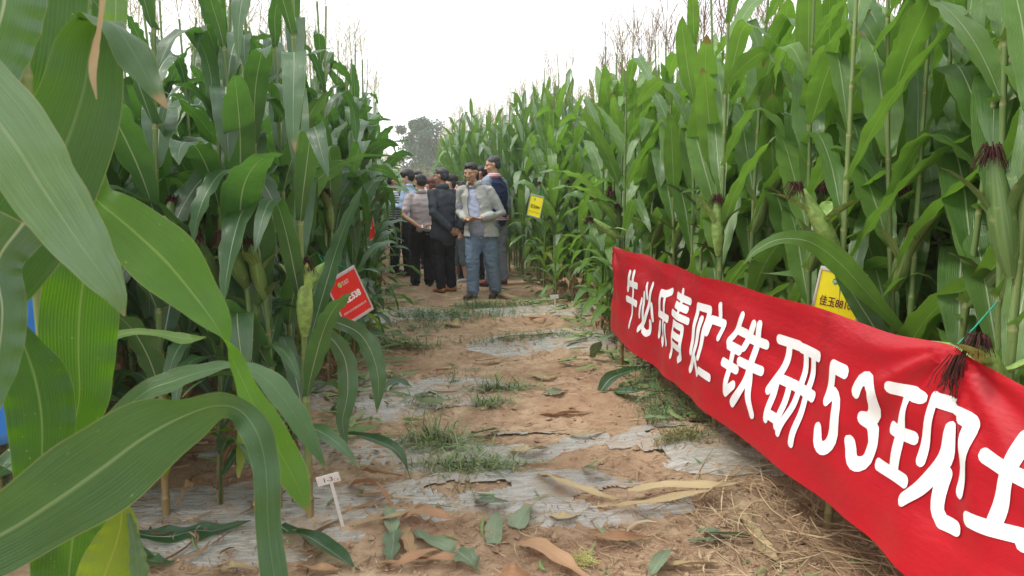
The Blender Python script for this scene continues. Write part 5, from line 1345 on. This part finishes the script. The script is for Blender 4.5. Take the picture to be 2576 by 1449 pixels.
loose_ear('maize plant tied to the banner with dark ear silk hanging over the red cloth', (tie.x + .13, tie.y - .05), [(.88, R(205), R(42), .20, .034, M['husk_bright']), (1.22, R(150), R(12), .30, .036, M['husk'])], group='maize plants right behind the banner')
b = Bag(); r = np.random.default_rng(9); s0 = banner_pt(UC + .05, .66, .02)
for k in range(34):
    a = r.uniform(0, 6.28); q = Vector((r.normal() * .012, r.normal() * .018, 0)); 
    p0 = s0 + Vector((0.01, 0, .03)) + q * .5; p1 = s0 + q + Vector((-.012, r.normal() * .008, -.03)); p2 = p1 + Vector((r.normal() * .006 - .004, r.normal() * .014, -r.uniform(.015, .06)))
    V, F, U, _ = tube([tuple(p0), tuple(p1), tuple(p2)], [.0016, .0014, .0009], 4, caps=False); b.add(V, F, U)
tag(b.build('silk_tuft', M['silk']), 'tuft of dark maroon maize silk hanging over the banner at its tie', 'maize silk')
g1 = on_ground(780, 1300, .05); g2 = on_ground(600, 1180, .04)
LP_ = loose_ear('maize plant beside the 1-3 stake carrying a fat bright green ear', (g1.x, g1.y), [(.80, R(-70), R(10), .27, .034, M['husk_bright'])], 'droop', 'front row of the left maize plot')
loose_ear('maize plant with bright green ear two stalks left of the 1-3 stake', (g2.x, g2.y), [(.95, R(215), R(14), .27, .034, M['husk_bright'])], 'droop', 'front row of the left maize plot')
ribbon('leaf', [(800, 800, 3.4, .03, 0), (850, 812, 3.5, .06, 20), (905, 840, 3.6, .085, 30), (938, 895, 3.62, .085, 10), (952, 960, 3.62, .07, 0), (948, 1040, 3.62, .003, 0)], M['leaf_blue'], LP_, seed=45)
ribbon('leaf', [(790, 830, 3.4, .03, 0), (832, 850, 3.45, .07, 20), (868, 905, 3.5, .09, 20), (875, 985, 3.5, .085, 0), (862, 1060, 3.5, .06, 0), (872, 1125, 3.5, .003, 0)], M['leaf_blue'], LP_, seed=46)
for (lab, x, y, D, az, tilt, grp) in (('maize plant at the right edge with a pale ear pointing at the banner corner', 1545, 590, 6.3, R(175), R(62), 1), ('maize plant at the right edge whose ear leans left above the 8841 sign', 1395, 505, 10.2, R(178), R(40), 1),
                                ('maize plant with a stubby ear and dark silk showing over the banner', 1792, 690, 4.25, R(200), R(4), 1), ('maize plant with a thick ear tipped with maroon silk right of the yellow sign', 2120, 640, 3.1, R(165), R(35), 1)):
    p = at(x, y, D); le_ = loose_ear(lab, (max(p.x, 1.6), p.y), [(p.z - .02, az, tilt, .27, .034, M['husk_bright'])], 'erect', 'eared maize plants along the right edge')
    if x == 1545: ribbon('leaf', [(1650, 560, 6.1, .03, 0), (1622, 575, 5.95, .05, 20), (1603, 600, 5.8, .06, 60), (1600, 640, 5.75, .05, 10), (1597, 705, 5.75, .03, 0)], M['leaf_blue'], le_, seed=44)

# ================================================================ LITTER ON THE GROUND
def flat_leaf(label, pts, w, mat, lift=.02, seed=0, curl=.4, ripple=.004, ends=(.55, .12)):
    """a fallen leaf lying on the soil; pts: (x, y, extra height)"""
    r = np.random.default_rng(seed); rows = []
    n = len(pts)
    for i, (x, y, hz) in enumerate(pts):
        g = on_ground(x, y, .06); z = float(gz(g.x, g.y)) + .012 + hz; g = on_ground(x, y, z)
        rows.append((g.x, g.y, z))
    Q = catmull(rows, 26); T = nrm(np.gradient(Q, axis=0)); B = nrm(np.cross(T, (0, 0, 1))); N = np.cross(B, T)
    s = np.linspace(0, 1, 27); u = np.linspace(-1, 1, 7); ww = w / 2 * np.clip((ends[0] + (1 - ends[0]) * smoothstep(0, .25, s)) * (ends[1] + (1 - ends[1]) * smoothstep(1.0, .55, s)), .01, 1)
    ww = ww * (1 + .22 * np.sin(s * 19 + r.uniform(0, 6)) * r.random()) * 1.1
    tw = r.uniform(-.3, .3) + r.uniform(-curl, curl) * np.sin(s * r.uniform(3, 6) + r.uniform(0, 6))
    B2 = B * np.cos(tw)[:, None] + N * np.sin(tw)[:, None]; N2 = np.cross(T, -B2); N2 = np.where(N2[:, 2:3] < 0, -N2, N2)
    V = Q[:, None] + B2[:, None] * (ww[:, None] * u)[..., None] + N2[:, None] * (ww[:, None] * .35 * np.abs(u) ** 1.3)[..., None]
    V = V + N2[:, None] * (ripple * np.sin(2 * np.pi * (r.uniform(2, 3.5) * s[:, None] + .3 * np.sign(u)[None] + .4 * np.sin(5 * s[:, None]))) * np.abs(u)[None] ** 2)[..., None]
    V = V.reshape(-1, 3); g = gz(V[:, 0], V[:, 1]) + .016; V[:, 2] = np.maximum(V[:, 2], g)
    U = np.stack(np.broadcast_arrays((u[None] + 1) / 2, .03 + s[:, None] * .94), -1).reshape(-1, 2)
    c = V.mean(0); o = obj('fallen_leaf', mesh_np('fallen_leaf', V - c, grid_faces(26, 6), mat, U)); o.location = c
    return tag(o, label, 'fallen leaf', 'maize leaves lying on the ground')
D_, S_, WI, O_ = M['leaf_dry'], M['leaf_straw'], M['leaf_wilt'], M['leaf_orange']
flat_leaf('long wavy dark green leaf lying at the foot of the left front row', [(330, 1345, .0), (410, 1350, .02), (490, 1345, .01), (560, 1330, .02), (632, 1310, .02)], .075, M['leaf_blue'], seed=1)
flat_leaf('short dark green leaf at the lower left just right of the hanging ribbon leaf', [(345, 1398, 0), (380, 1410, .03), (440, 1418, 0)], .07, M['leaf_blue'], seed=2)
flat_leaf('large fresh green leaf arching over the soil below the 1-3 stake', [(705, 1345, .0), (762, 1345, .045), (815, 1375, .04), (865, 1410, .02), (905, 1440, 0)], .085, M['leaf_blue'], seed=3, curl=.2)
flat_leaf('curled orange leaf draped over the film right of the stake', [(880, 1222, .0), (925, 1212, .05), (960, 1232, .05), (985, 1275, .0)], .055, O_, seed=4)
flat_leaf('pale green leaf end lying under the curled orange leaf', [(975, 1275, .0), (985, 1320, .02), (990, 1360, .0)], .05, WI, seed=5)
flat_leaf('salmon pink dried leaf lying to the right of the pale stalk piece', [(1010, 1302, .01), (1070, 1290, .03), (1130, 1305, .03), (1187, 1298, 0)], .06, O_, seed=6, curl=.2)
flat_leaf('pale yellow green peeled stalk lying beside the stake', [(890, 1326, .01), (950, 1308, .015), (1010, 1293, .02), (1060, 1262, .01)], .030, M['leaf_straw'], seed=7, ripple=.001, ends=(.8, .2))
flat_leaf('flat strip of green leaf lying lengthwise at the bottom centre left', [(990, 1322, .01), (988, 1375, .015), (975, 1425, .0)], .065, WI, seed=8)
flat_leaf('pointed grey green leaf tip in the middle of the foreground', [(1240, 1372, .0), (1246, 1325, .012), (1253, 1278, .012)], .07, WI, seed=9, ends=(.7, .02))
flat_leaf('broad blue green torn leaf piece right of the pointed leaf tip', [(1295, 1338, 0), (1312, 1303, .012), (1338, 1268, .015)], .085, WI, seed=10, ends=(.5, .8))
flat_leaf('folded pale green leaf near the bottom centre', [(1048, 1350, .0), (1090, 1362, .03), (1130, 1378, .03), (1150, 1400, 0)], .06, WI, seed=11)
flat_leaf('crumpled grey green leaf end hanging over brown leaf at the bottom', [(1150, 1385, .03), (1180, 1410, .03), (1205, 1438, .0)], .07, WI, seed=12)
flat_leaf('twisted brown leaf running across the bottom centre', [(950, 1420, 0), (1010, 1415, .03), (1080, 1388, .03), (1150, 1385, .02)], .05, O_, seed=13)
flat_leaf('curled purple brown leaf remnant at the bottom', [(1038, 1400, .0), (1024, 1355, .03), (1030, 1325, .03)], .045, D_, seed=14)
flat_leaf('long broad tan leaf at the bottom of the picture', [(1305, 1368, .01), (1360, 1375, .035), (1410, 1410, .035), (1455, 1440, .02), (1500, 1470, 0)], .065, O_, seed=15, curl=.15)
flat_leaf('brown leaf edge cut by the bottom of the frame', [(1255, 1445, 0), (1290, 1440, .03), (1340, 1452, .0)], .07, O_, seed=16)
flat_leaf('pale green husk leaf with a stem standing at the lower right', [(1635, 1450, .0), (1662, 1408, .03), (1692, 1375, .03)], .05, WI, seed=17, ends=(.2, .1))
flat_leaf('long cream straw leaf lying towards the banner', [(1862, 1288, .02), (1895, 1340, .03), (1935, 1390, .02), (1980, 1430, 0)], .05, S_, seed=18)
flat_leaf('twisted straw leaf across the edge of the plastic film', [(1350, 1185, .02), (1420, 1215, .04), (1500, 1242, .02), (1560, 1255, .0)], .045, S_, seed=19)
flat_leaf('long pale straw leaf above the straw heap', [(1580, 1235, .03), (1680, 1222, .04), (1780, 1222, .03), (1860, 1215, .02)], .05, S_, seed=20)
flat_leaf('second long straw leaf just below the pale one on the heap', [(1530, 1275, .02), (1640, 1262, .03), (1760, 1240, .03), (1850, 1232, .02)], .035, S_, seed=21)
flat_leaf('pale curled leaf by the feet of the visitors at the right', [(1238, 735, 0), (1262, 742, .04), (1300, 748, .02)], .10, S_, seed=22)
flat_leaf('cream leaf scrap lying beside the weeds in front of the visitors', [(1120, 820, 0), (1145, 812, .04), (1165, 822, .0)], .09, S_, seed=23)
flat_leaf('grey green leaf hanging down onto the ground left of the banner', [(1490, 900, .0), (1510, 862, .10), (1545, 838, .14)], .09, WI, seed=24)
flat_leaf('dark leaf arching over the ground below the banner corner', [(1510, 985, 0), (1540, 950, .08), (1600, 930, .10), (1640, 925, .05)], .09, M['leaf_blue'], seed=25)
flat_leaf('second dark leaf lying beneath the banner corner', [(1545, 985, .0), (1590, 985, .04), (1640, 975, .04)], .08, M['leaf_blue'], seed=26)
flat_leaf('pale leaf scrap in the middle of the path', [(1320, 938, 0), (1370, 948, .02), (1410, 940, 0)], .06, S_, seed=27)
flat_leaf('narrow green leaf lying on the middle of the path', [(1040, 1000, 0), (1080, 990, .02), (1120, 1003, 0)], .05, WI, seed=28)
flat_leaf('dark green leaf curling out from the left maize over the soil', [(845, 1098, .10), (900, 1095, .16), (975, 1120, .14), (1010, 1150, .1), (1033, 1205, .02)], .06, M['leaf_blue'], seed=29, curl=.3)
flat_leaf('dull green leaf lying flat beside the left edge of the path', [(960, 985, .0), (1000, 962, .04), (1040, 975, .0)], .08, M['leaf_blue'], seed=30)
flat_leaf('thin dark leaf lying right of the foreground centre', [(1730, 1362, 0), (1790, 1358, .015), (1850, 1352, 0)], .035, WI, seed=31)
flat_leaf('tan leaf rolled up on the soil left of the hanging ribbon', [(550, 1435, 0), (590, 1425, .03), (650, 1430, 0)], .04, S_, seed=32)

fr = np.random.default_rng(90)
WHERE = ['beside the near film', 'on the open soil', 'near the straw heap', 'by the left maize edge', 'below the banner corner', 'on the middle film', 'in the trodden track', 'towards the visitors']
for i, (x, y) in enumerate([(1110, 1405), (1240, 1260), (1420, 1300), (1560, 1350), (1500, 1180), (1330, 1130), (1420, 1040), (1220, 1085), (1480, 1090), (960, 1190), (1395, 985), (1230, 905), (1120, 930), (1440, 905), (1060, 880), (1350, 800), (1150, 770), (1730, 1420), (800, 1430), (1830, 1345)]):
    a = fr.uniform(-.5, .5); ln = fr.uniform(45, 110) * (.4 + .6 * (y - 700) / 700); dx, dy = ln * math.cos(a), ln * math.sin(a) * .35
    c_ = ['tan', 'grey green', 'cream'][i % 3]; m_ = [O_, WI, S_][i % 3]
    flat_leaf('%s %s leaf scrap lying %s, %s nearest scrap' % (['narrow', 'short', 'curled', 'torn'][i % 4], c_, WHERE[i % 8], ORD[int(np.clip((1430 - y) / 36, 0, 19))]), [(x - dx, y - dy, 0), (x, y, fr.uniform(.01, .05)), (x + dx, y + dy, 0)], fr.uniform(.03, .06), m_, seed=200 + i, curl=.8, ends=(.2, .1))
def strands(name, label, gen, n, mat, seed, w=(.0015, .004), L=(.04, .16), k=4, lift=.012, curve=.5):
    """loose straws: n thin bent strips lying at random on the soil"""
    r = np.random.default_rng(seed); P = gen(r, n); n = len(P)
    a = r.uniform(0, 2 * np.pi, n); ln = r.uniform(*L, n) * r.uniform(.4, 1, n); cv = r.normal(0, curve, n); wd = r.uniform(*w, n)
    s = np.linspace(-.5, .5, k + 1)
    ang = a[:, None] + cv[:, None] * s[None] * 2
    X = P[:, :1] + np.cumsum(np.cos(ang) * (ln / k)[:, None], 1); Y = P[:, 1:2] + np.cumsum(np.sin(ang) * (ln / k)[:, None], 1)
    Z = gz(X, Y) + lift * r.uniform(.3, 1.6, n)[:, None] + P[:, 2:3] + (r.normal(0, .12, n)[:, None] * s[None]) * ln[:, None]
    wd = wd[:, None] * (.25 + .75 * np.sin(np.pi * (s[None] + .5)) ** .7); nx, ny = -np.sin(ang) * wd, np.cos(ang) * wd; tz = r.uniform(0, .9, n)[:, None] * wd
    V = np.stack([np.stack([X - nx, Y - ny, Z - tz], -1), np.stack([X, Y, Z + wd * .8], -1), np.stack([X + nx, Y + ny, Z + tz * .3], -1)], 2)   # n,k+1,3,3
    V = V.reshape(-1, 3)
    F = grid_faces(k, 2); F = (F[None] + (np.arange(n) * (k + 1) * 3)[:, None, None]).reshape(-1, 4)
    return tag(obj(name, mesh_np(name, V, F, mat, np.tile([.3, .5], (len(V), 1)))), label, kind='stuff')
def island_mat(name, cols, rough=.8):
    t = NT(name); rnd = t.n('ShaderNodeNewGeometry').outputs['Random Per Island']; rp = t.n('ShaderNodeValToRGB'); t.l(rnd, rp.inputs[0])
    e = rp.color_ramp.elements
    while len(e) < len(cols): e.new(.5)
    for i, c in enumerate(cols): e[i].position = i / (len(cols) - 1); e[i].color = (*c, 1)
    return t.done(t.bsdf(rp.outputs[0], rough, .25))
M['straw_mix'] = island_mat('straw_mix', [(0.17, 0.10, 0.06), (0.34, 0.22, 0.13), (0.48, 0.36, 0.22), (0.22, 0.125, 0.07), (0.54, 0.42, 0.26), (0.26, 0.15, 0.085)])
M['dry_mix'] = island_mat('dry_mix', [(0.10, 0.055, 0.03), (0.22, 0.13, 0.07), (0.33, 0.22, 0.12), (0.16, 0.09, 0.05)])
M['blade_mix'] = island_mat('blade_mix', [(0.09, 0.15, 0.05), (0.16, 0.24, 0.08), (0.24, 0.32, 0.12), (0.13, 0.18, 0.09), (0.36, 0.36, 0.18)], .6)
M['weed_mix'] = island_mat('weed_mix', [(0.06, 0.13, 0.05), (0.13, 0.23, 0.09), (0.20, 0.31, 0.13), (0.09, 0.16, 0.07)], .6)
M['weed_dull'] = island_mat('weed_dull', [(0.10, 0.13, 0.04), (0.17, 0.20, 0.07), (0.24, 0.22, 0.09), (0.30, 0.22, 0.10)], .7)
def spread(r, n):
    y = 2.4 + 11.5 * r.random(n * 3) ** 1.7; x = r.uniform(-1.3, 2.2, n * 3)
    dens = .35 + .65 * (np.sin(x * 3.1 + 2 * np.sin(y * 1.7)) * np.sin(y * 2.9 + x) > -.1)
    m = r.random(n * 3) < dens; P = np.stack([x, y, np.zeros_like(x)], -1)[m][:n]
    return P
strands('straw_litter', 'fine dry straw and leaf scraps strewn over the trodden soil', spread, 10000, M['straw_mix'], 1, w=(.001, .003), L=(.02, .13))
strands('leaf_shreds', 'shredded green and tan leaf strips strewn along the path', spread, 260, M['blade_mix'], 2, w=(.003, .009), L=(.05, .2), lift=.016)
strands('husk_shreds', 'pale husk strips scattered over the path', spread, 230, M['straw_mix'], 3, w=(.003, .009), L=(.06, .24), lift=.018)
def heap(r, n):
    t_ = r.random(n); y = 3.38 - 1.0 * t_ ** 1.3 + r.normal(0, .07, n); x = 1.50 + r.normal(0, .22, n) - .20 * (1 - t_)
    hz = .10 * np.exp(-((x - 1.52) / .30) ** 2) * r.random(n)
    return np.stack([x, y, hz], -1)
strands('straw_heap', 'loose heap of dry straw under the lower edge of the banner', heap, 600, M['straw_mix'], 4, w=(.0010, .0036), L=(.10, .36), lift=.015, curve=.35)
strands('straw_fore', 'dry rootlets and straw littering the bottom of the picture', lambda r, n: np.stack([r.uniform(.1, 1.5, n), r.uniform(2.45, 3.3, n), np.zeros(n)], -1), 900, M['straw_mix'], 5, w=(.0008, .0022), L=(.04, .18), lift=.012, curve=.6)
strands('base_litter', 'dried leaf litter around the stalk feet on both sides', lambda r, n: np.stack([np.where(r.random(n) < .5, r.uniform(-2.6, -.35, n), r.uniform(1.55, 2.6, n)), 3.0 + 9 * r.random(n) ** 1.5, np.zeros(n)], -1), 1500, M['dry_mix'], 6, w=(.003, .010), L=(.06, .24), lift=.025, curve=.9)
strands('green_base_litter', 'torn green leaves lying along both maize edges', lambda r, n: np.stack([np.where(r.random(n) < .5, r.normal(-.42, .16, n), r.normal(1.62, .17, n)), 4.0 + 9 * r.random(n), np.zeros(n)], -1), 420, M['blade_mix'], 7, w=(.008, .022), L=(.12, .4), lift=.05, curve=.9)

# weeds and grass
def grass_clump(label, x, y, rx, ry, n, L, seed, flat=.6, mat='blade_mix'):
    r = np.random.default_rng(seed); c = on_ground(x, y, .07); b = Bag()
    for i in range(n):
        px, py = c.x + r.normal(0, rx), c.y + r.normal(0, ry); z = float(gz(px, py)) + .012; a = r.uniform(0, 6.28); l = L * r.uniform(.5, 1.2); e = r.uniform(.15, 1.0) * flat
        d = np.array([math.cos(a) * math.sin(e * 1.5), math.sin(a) * math.sin(e * 1.5), math.cos(e * 1.5)])
        p = np.array([px, py, z]); pts = []
        for k in range(5): pts.append(p.copy()); d = d + np.array([d[0] * .2, d[1] * .2, -.28]); d /= np.linalg.norm(d); p = p + d * l / 4; p[2] = max(p[2], float(z) + .004)
        pts = np.array(pts); sd = np.array([-math.sin(a), math.cos(a), .2]) * .0026 * np.array([1, 1.2, 1, .7, .2])[:, None]
        V = np.stack([pts - sd, pts + sd], 1).reshape(-1, 3); b.add(V, grid_faces(4, 1))
    o = b.build('grass_clump', M[mat]); return tag(o, label, 'grass clump', 'grass clumps on the path')
def weed(label, x, y, rx, ry, n, H, seed, mat='weed_mix', leaf=.012, zoff=0.0, name='weed_clump'):
    """small bushy herb: branching stems closely set with little leaves"""
    r = np.random.default_rng(seed); c = on_ground(x, y, .07); b = Bag()
    for i in range(n):
        px, py = c.x + r.normal(0, rx), c.y + r.normal(0, ry); z = float(gz(px, py)) + zoff; h = H * r.uniform(.5, 1.15); a = r.uniform(0, 6.28); ln = r.uniform(.1, .8)
        q = np.array([px, py, z]); d = np.array([math.cos(a) * ln, math.sin(a) * ln, 1.0]); d /= np.linalg.norm(d); top = q + d * h
        V, F, U, _ = tube([q, (q + top) / 2 + r.normal(0, .004, 3), top], [.0018, .0014, .0008], 3, caps=False); b.add(V, F, U)
        m = max(6, int(h / .0085))
        for j in range(m):
            s = (j + .5) / m; p = q + (top - q) * s; a2 = r.uniform(0, 6.28); el = r.uniform(-.1, .8); l = leaf * r.uniform(.7, 1.4)
            v = np.array([math.cos(a2) * math.cos(el), math.sin(a2) * math.cos(el), math.sin(el)]); sdv = np.array([-math.sin(a2), math.cos(a2), 0]) * l * .36
            off = p + v * l * r.uniform(.2, 1.4)
            b.add([off, off + v * l * .5 + sdv, off + v * l, off + v * l * .5 - sdv], [[0, 1, 2, 3]])
    o = b.build(name, M[mat]); return tag(o, label, 'weed', 'weed clumps along the path')
grass_clump('long cut grass blades lying on the film right of the left maize', 1095, 1120, .12, .06, 260, .20, 1, .9)
grass_clump('spread mat of cut grass over the nearest film in the path centre', 1185, 1172, .14, .05, 340, .14, 2, .95)
grass_clump('thin standing grass between the two green mats', 1090, 1100, .05, .04, 45, .22, 3, .5)
grass_clump('grey green bunch of grass lying at the end of the bright film', 1255, 972, .12, .03, 160, .20, 4, .95)
grass_clump('small bright bunch of grass at the middle film', 1232, 1012, .07, .04, 140, .12, 5, .95)
grass_clump('thin grass scraps on the bright film left of centre', 1080, 1010, .13, .07, 120, .12, 6, .95)
grass_clump('grassy tuft at the feet of the man in the grey jacket', 1205, 758, .16, .10, 300, .16, 7, .6, 'weed_mix')
grass_clump('dry trampled grass on the left side further up the path', 1010, 862, .15, .08, 420, .14, 8, .9, 'weed_dull')
weed('tall leafy weeds growing under the far end of the banner', 1640, 1000, .10, .16, 46, .26, 1)
weed('second stand of bushy weeds at the film edge below the banner', 1688, 1030, .12, .08, 44, .20, 2)
weed('weeds under the banner edge nearest the weedy hole', 1650, 1075, .05, .06, 26, .14, 9)
weed('low olive green weeds filling the hole in the plastic film', 1712, 1142, .075, .055, 190, .055, 3, 'weed_dull', .010, .02)
weed('sparse weeds in the second tear of the film', 1775, 1085, .06, .02, 50, .045, 4, 'weed_dull', .010, .02)
weed('green weed mat over the far film left of centre', 1068, 800, .16, .22, 150, .10, 5, leaf=.018)
weed('wide weed patch in the middle of the path before the visitors', 1165, 790, .36, .16, 260, .10, 6, leaf=.018)
weed('weeds on the mound right of the visitors feet', 1290, 762, .28, .10, 150, .11, 7, leaf=.018)
weed('weeds along the dusty film in the middle distance', 1330, 845, .30, .06, 120, .08, 8, leaf=.016)
weed('weeds between soil and left maize in the middle distance', 1000, 858, .18, .12, 110, .09, 10, leaf=.016)
weed('small dry twiggy weed on the nearest film', 1150, 1232, .06, .03, 10, .12, 11, 'weed_dull', .006)
weed('lone thin weed stem in the path centre', 1145, 955, .04, .04, 8, .14, 12)
# curly pale silk at the bottom
b = Bag(); r = np.random.default_rng(3); c = on_ground(1465, 1402, .03)
for i in range(120):
    p = np.array([c.x + r.normal(0, .022), c.y + r.normal(0, .02), float(gz(c.x, c.y)) + r.uniform(.01, .035)]); a = r.uniform(0, 6.28); pts = []
    for k in range(5): pts.append(p.copy()); a += r.normal(0, .9); p = p + np.array([math.cos(a), math.sin(a), r.normal(0, .3)]) * .012
    V, F, U, _ = tube(pts, .0009, 3, caps=False); b.add(V, F, U)
tag(b.build('silk_wisp', M['silk_pale']), 'curly wisp of pale yellow maize silk lying on the soil at the bottom', 'maize silk')
# crumbs of soil
rr_ = np.random.default_rng(8); b = Bag()
for i in range(4200):
    y = 2.45 + 6.5 * rr_.random() ** 1.8; x = rr_.uniform(-1.1, 2.0); s = rr_.uniform(.003, .014) * (1 if rr_.random() < .93 else 2)
    V = np.array([(1, 0, 0), (0, 1, 0), (-1, 0, 0), (0, -1, 0), (0, 0, .9), (0, 0, -.6)]) * s * rr_.uniform(.6, 1.2, (6, 1)); a = rr_.uniform(0, 6)
    V = V @ np.array([[math.cos(a), math.sin(a), 0], [-math.sin(a), math.cos(a), 0], [0, 0, 1]]) + (x, y, float(gz(x, y)) + s * .3)
    b.add(V, [[0, 1, 4, 4], [1, 2, 4, 4], [2, 3, 4, 4], [3, 0, 4, 4]])
tag(b.build('soil_crumbs', M['soil'], smooth=False), 'small crumbs and clods of brown soil over the path', kind='stuff')
# ================================================================ TREES BEYOND THE CROP
M['tree_leaf'] = island_mat('tree_leaf', [(0.03, 0.085, 0.04), (0.05, 0.12, 0.055), (0.08, 0.16, 0.07), (0.04, 0.10, 0.05)], .7)
M['bark'] = simple('bark', (0.12, 0.09, 0.07), .9, .1, .3, 8)
def tree(label, x, D, top_y, w, seed, n=5200):
    r = np.random.default_rng(seed); g = at(x, 700, D); base = Vector((g.x, g.y, 0)); top = at(x, top_y, D).z
    root = empty('tree', base, 0, label, 'tree', 'trees beyond the end of the path')
    b = Bag(); add_tube(b, [(0, 0, -.1), (.1, 0, top * .3), (.0, .1, top * .6), (.1, 0, top * .85)], [.24, .18, .10, .03], 8)
    limbs = []
    for i in range(16):
        z = top * r.uniform(.16, .8); a = r.uniform(0, 6.28); l = w * .5 * r.uniform(.6, 1.0) * (1.05 - (z / top - .45) ** 2 * 2.2)
        e = Vector((math.cos(a) * l, math.sin(a) * l, z + l * r.uniform(.3, .7))); limbs.append(e)
        add_tube(b, [(0, .05, z), tuple(Vector((0, 0, z)).lerp(e, .5) + Vector((0, 0, .1))), tuple(e)], [.07, .045, .015], 5)
    b.build('trunk', M['bark'], root)
    cl = [(e, w * r.uniform(.10, .20)) for e in limbs] + [(Vector((r.normal(0, w * .10), r.normal(0, w * .10), top * r.uniform(.55, .98))), w * r.uniform(.09, .16)) for _ in range(16)]
    cl += [(Vector((r.normal(0, w * .2), r.normal(0, w * .2), top * r.uniform(.12, .6))), w * r.uniform(.14, .20)) for _ in range(34)]
    V = []; 
    for i in range(n):
        c, rad = cl[int(r.integers(0, len(cl)))]; d = r.normal(0, 1, 3); d /= np.linalg.norm(d); p = np.array(c) + d * rad * r.random() ** .35 * (1, 1, .8)
        q = r.normal(0, 1, 3); q /= np.linalg.norm(q); s = np.cross(q, r.normal(0, 1, 3)); s /= np.linalg.norm(s); l = r.uniform(.16, .32) * D / 70
        V += [p, p + q * l * .5 + s * l * .3, p + q * l, p + q * l * .5 - s * l * .3]
    F = np.arange(len(V)).reshape(-1, 4)
    obj('crown', mesh_np('crown', np.array(V), F, M['tree_leaf']), root)
tree('tall bushy tree fading in the haze beyond the end of the path', 1064, 108, 298, 7.4, 1, 24000)
tree('low hazy tree partly behind the right maize beyond the path', 1112, 122, 352, 5.5, 3, 9000)
# hazy air
V, F = box_geom(420, 420, 24, (0, 130, 10.3))
hz = obj('haze', mesh_from('haze', V, F, None, smooth=False)); tag(hz, kind='stuff')
hm = bpy.data.materials.new('haze_air'); hm.use_nodes = True; hn = hm.node_tree; hn.nodes.clear()
ho = hn.nodes.new('ShaderNodeOutputMaterial'); hv = hn.nodes.new('ShaderNodeVolumePrincipled')
hv.inputs['Density'].default_value = HAZE; hv.inputs['Color'].default_value = (0.97, 0.985, 1.0, 1); hv.inputs['Anisotropy'].default_value = .3
hn.links.new(hv.outputs[0], ho.inputs['Volume']); hz.data.materials.append(hm)
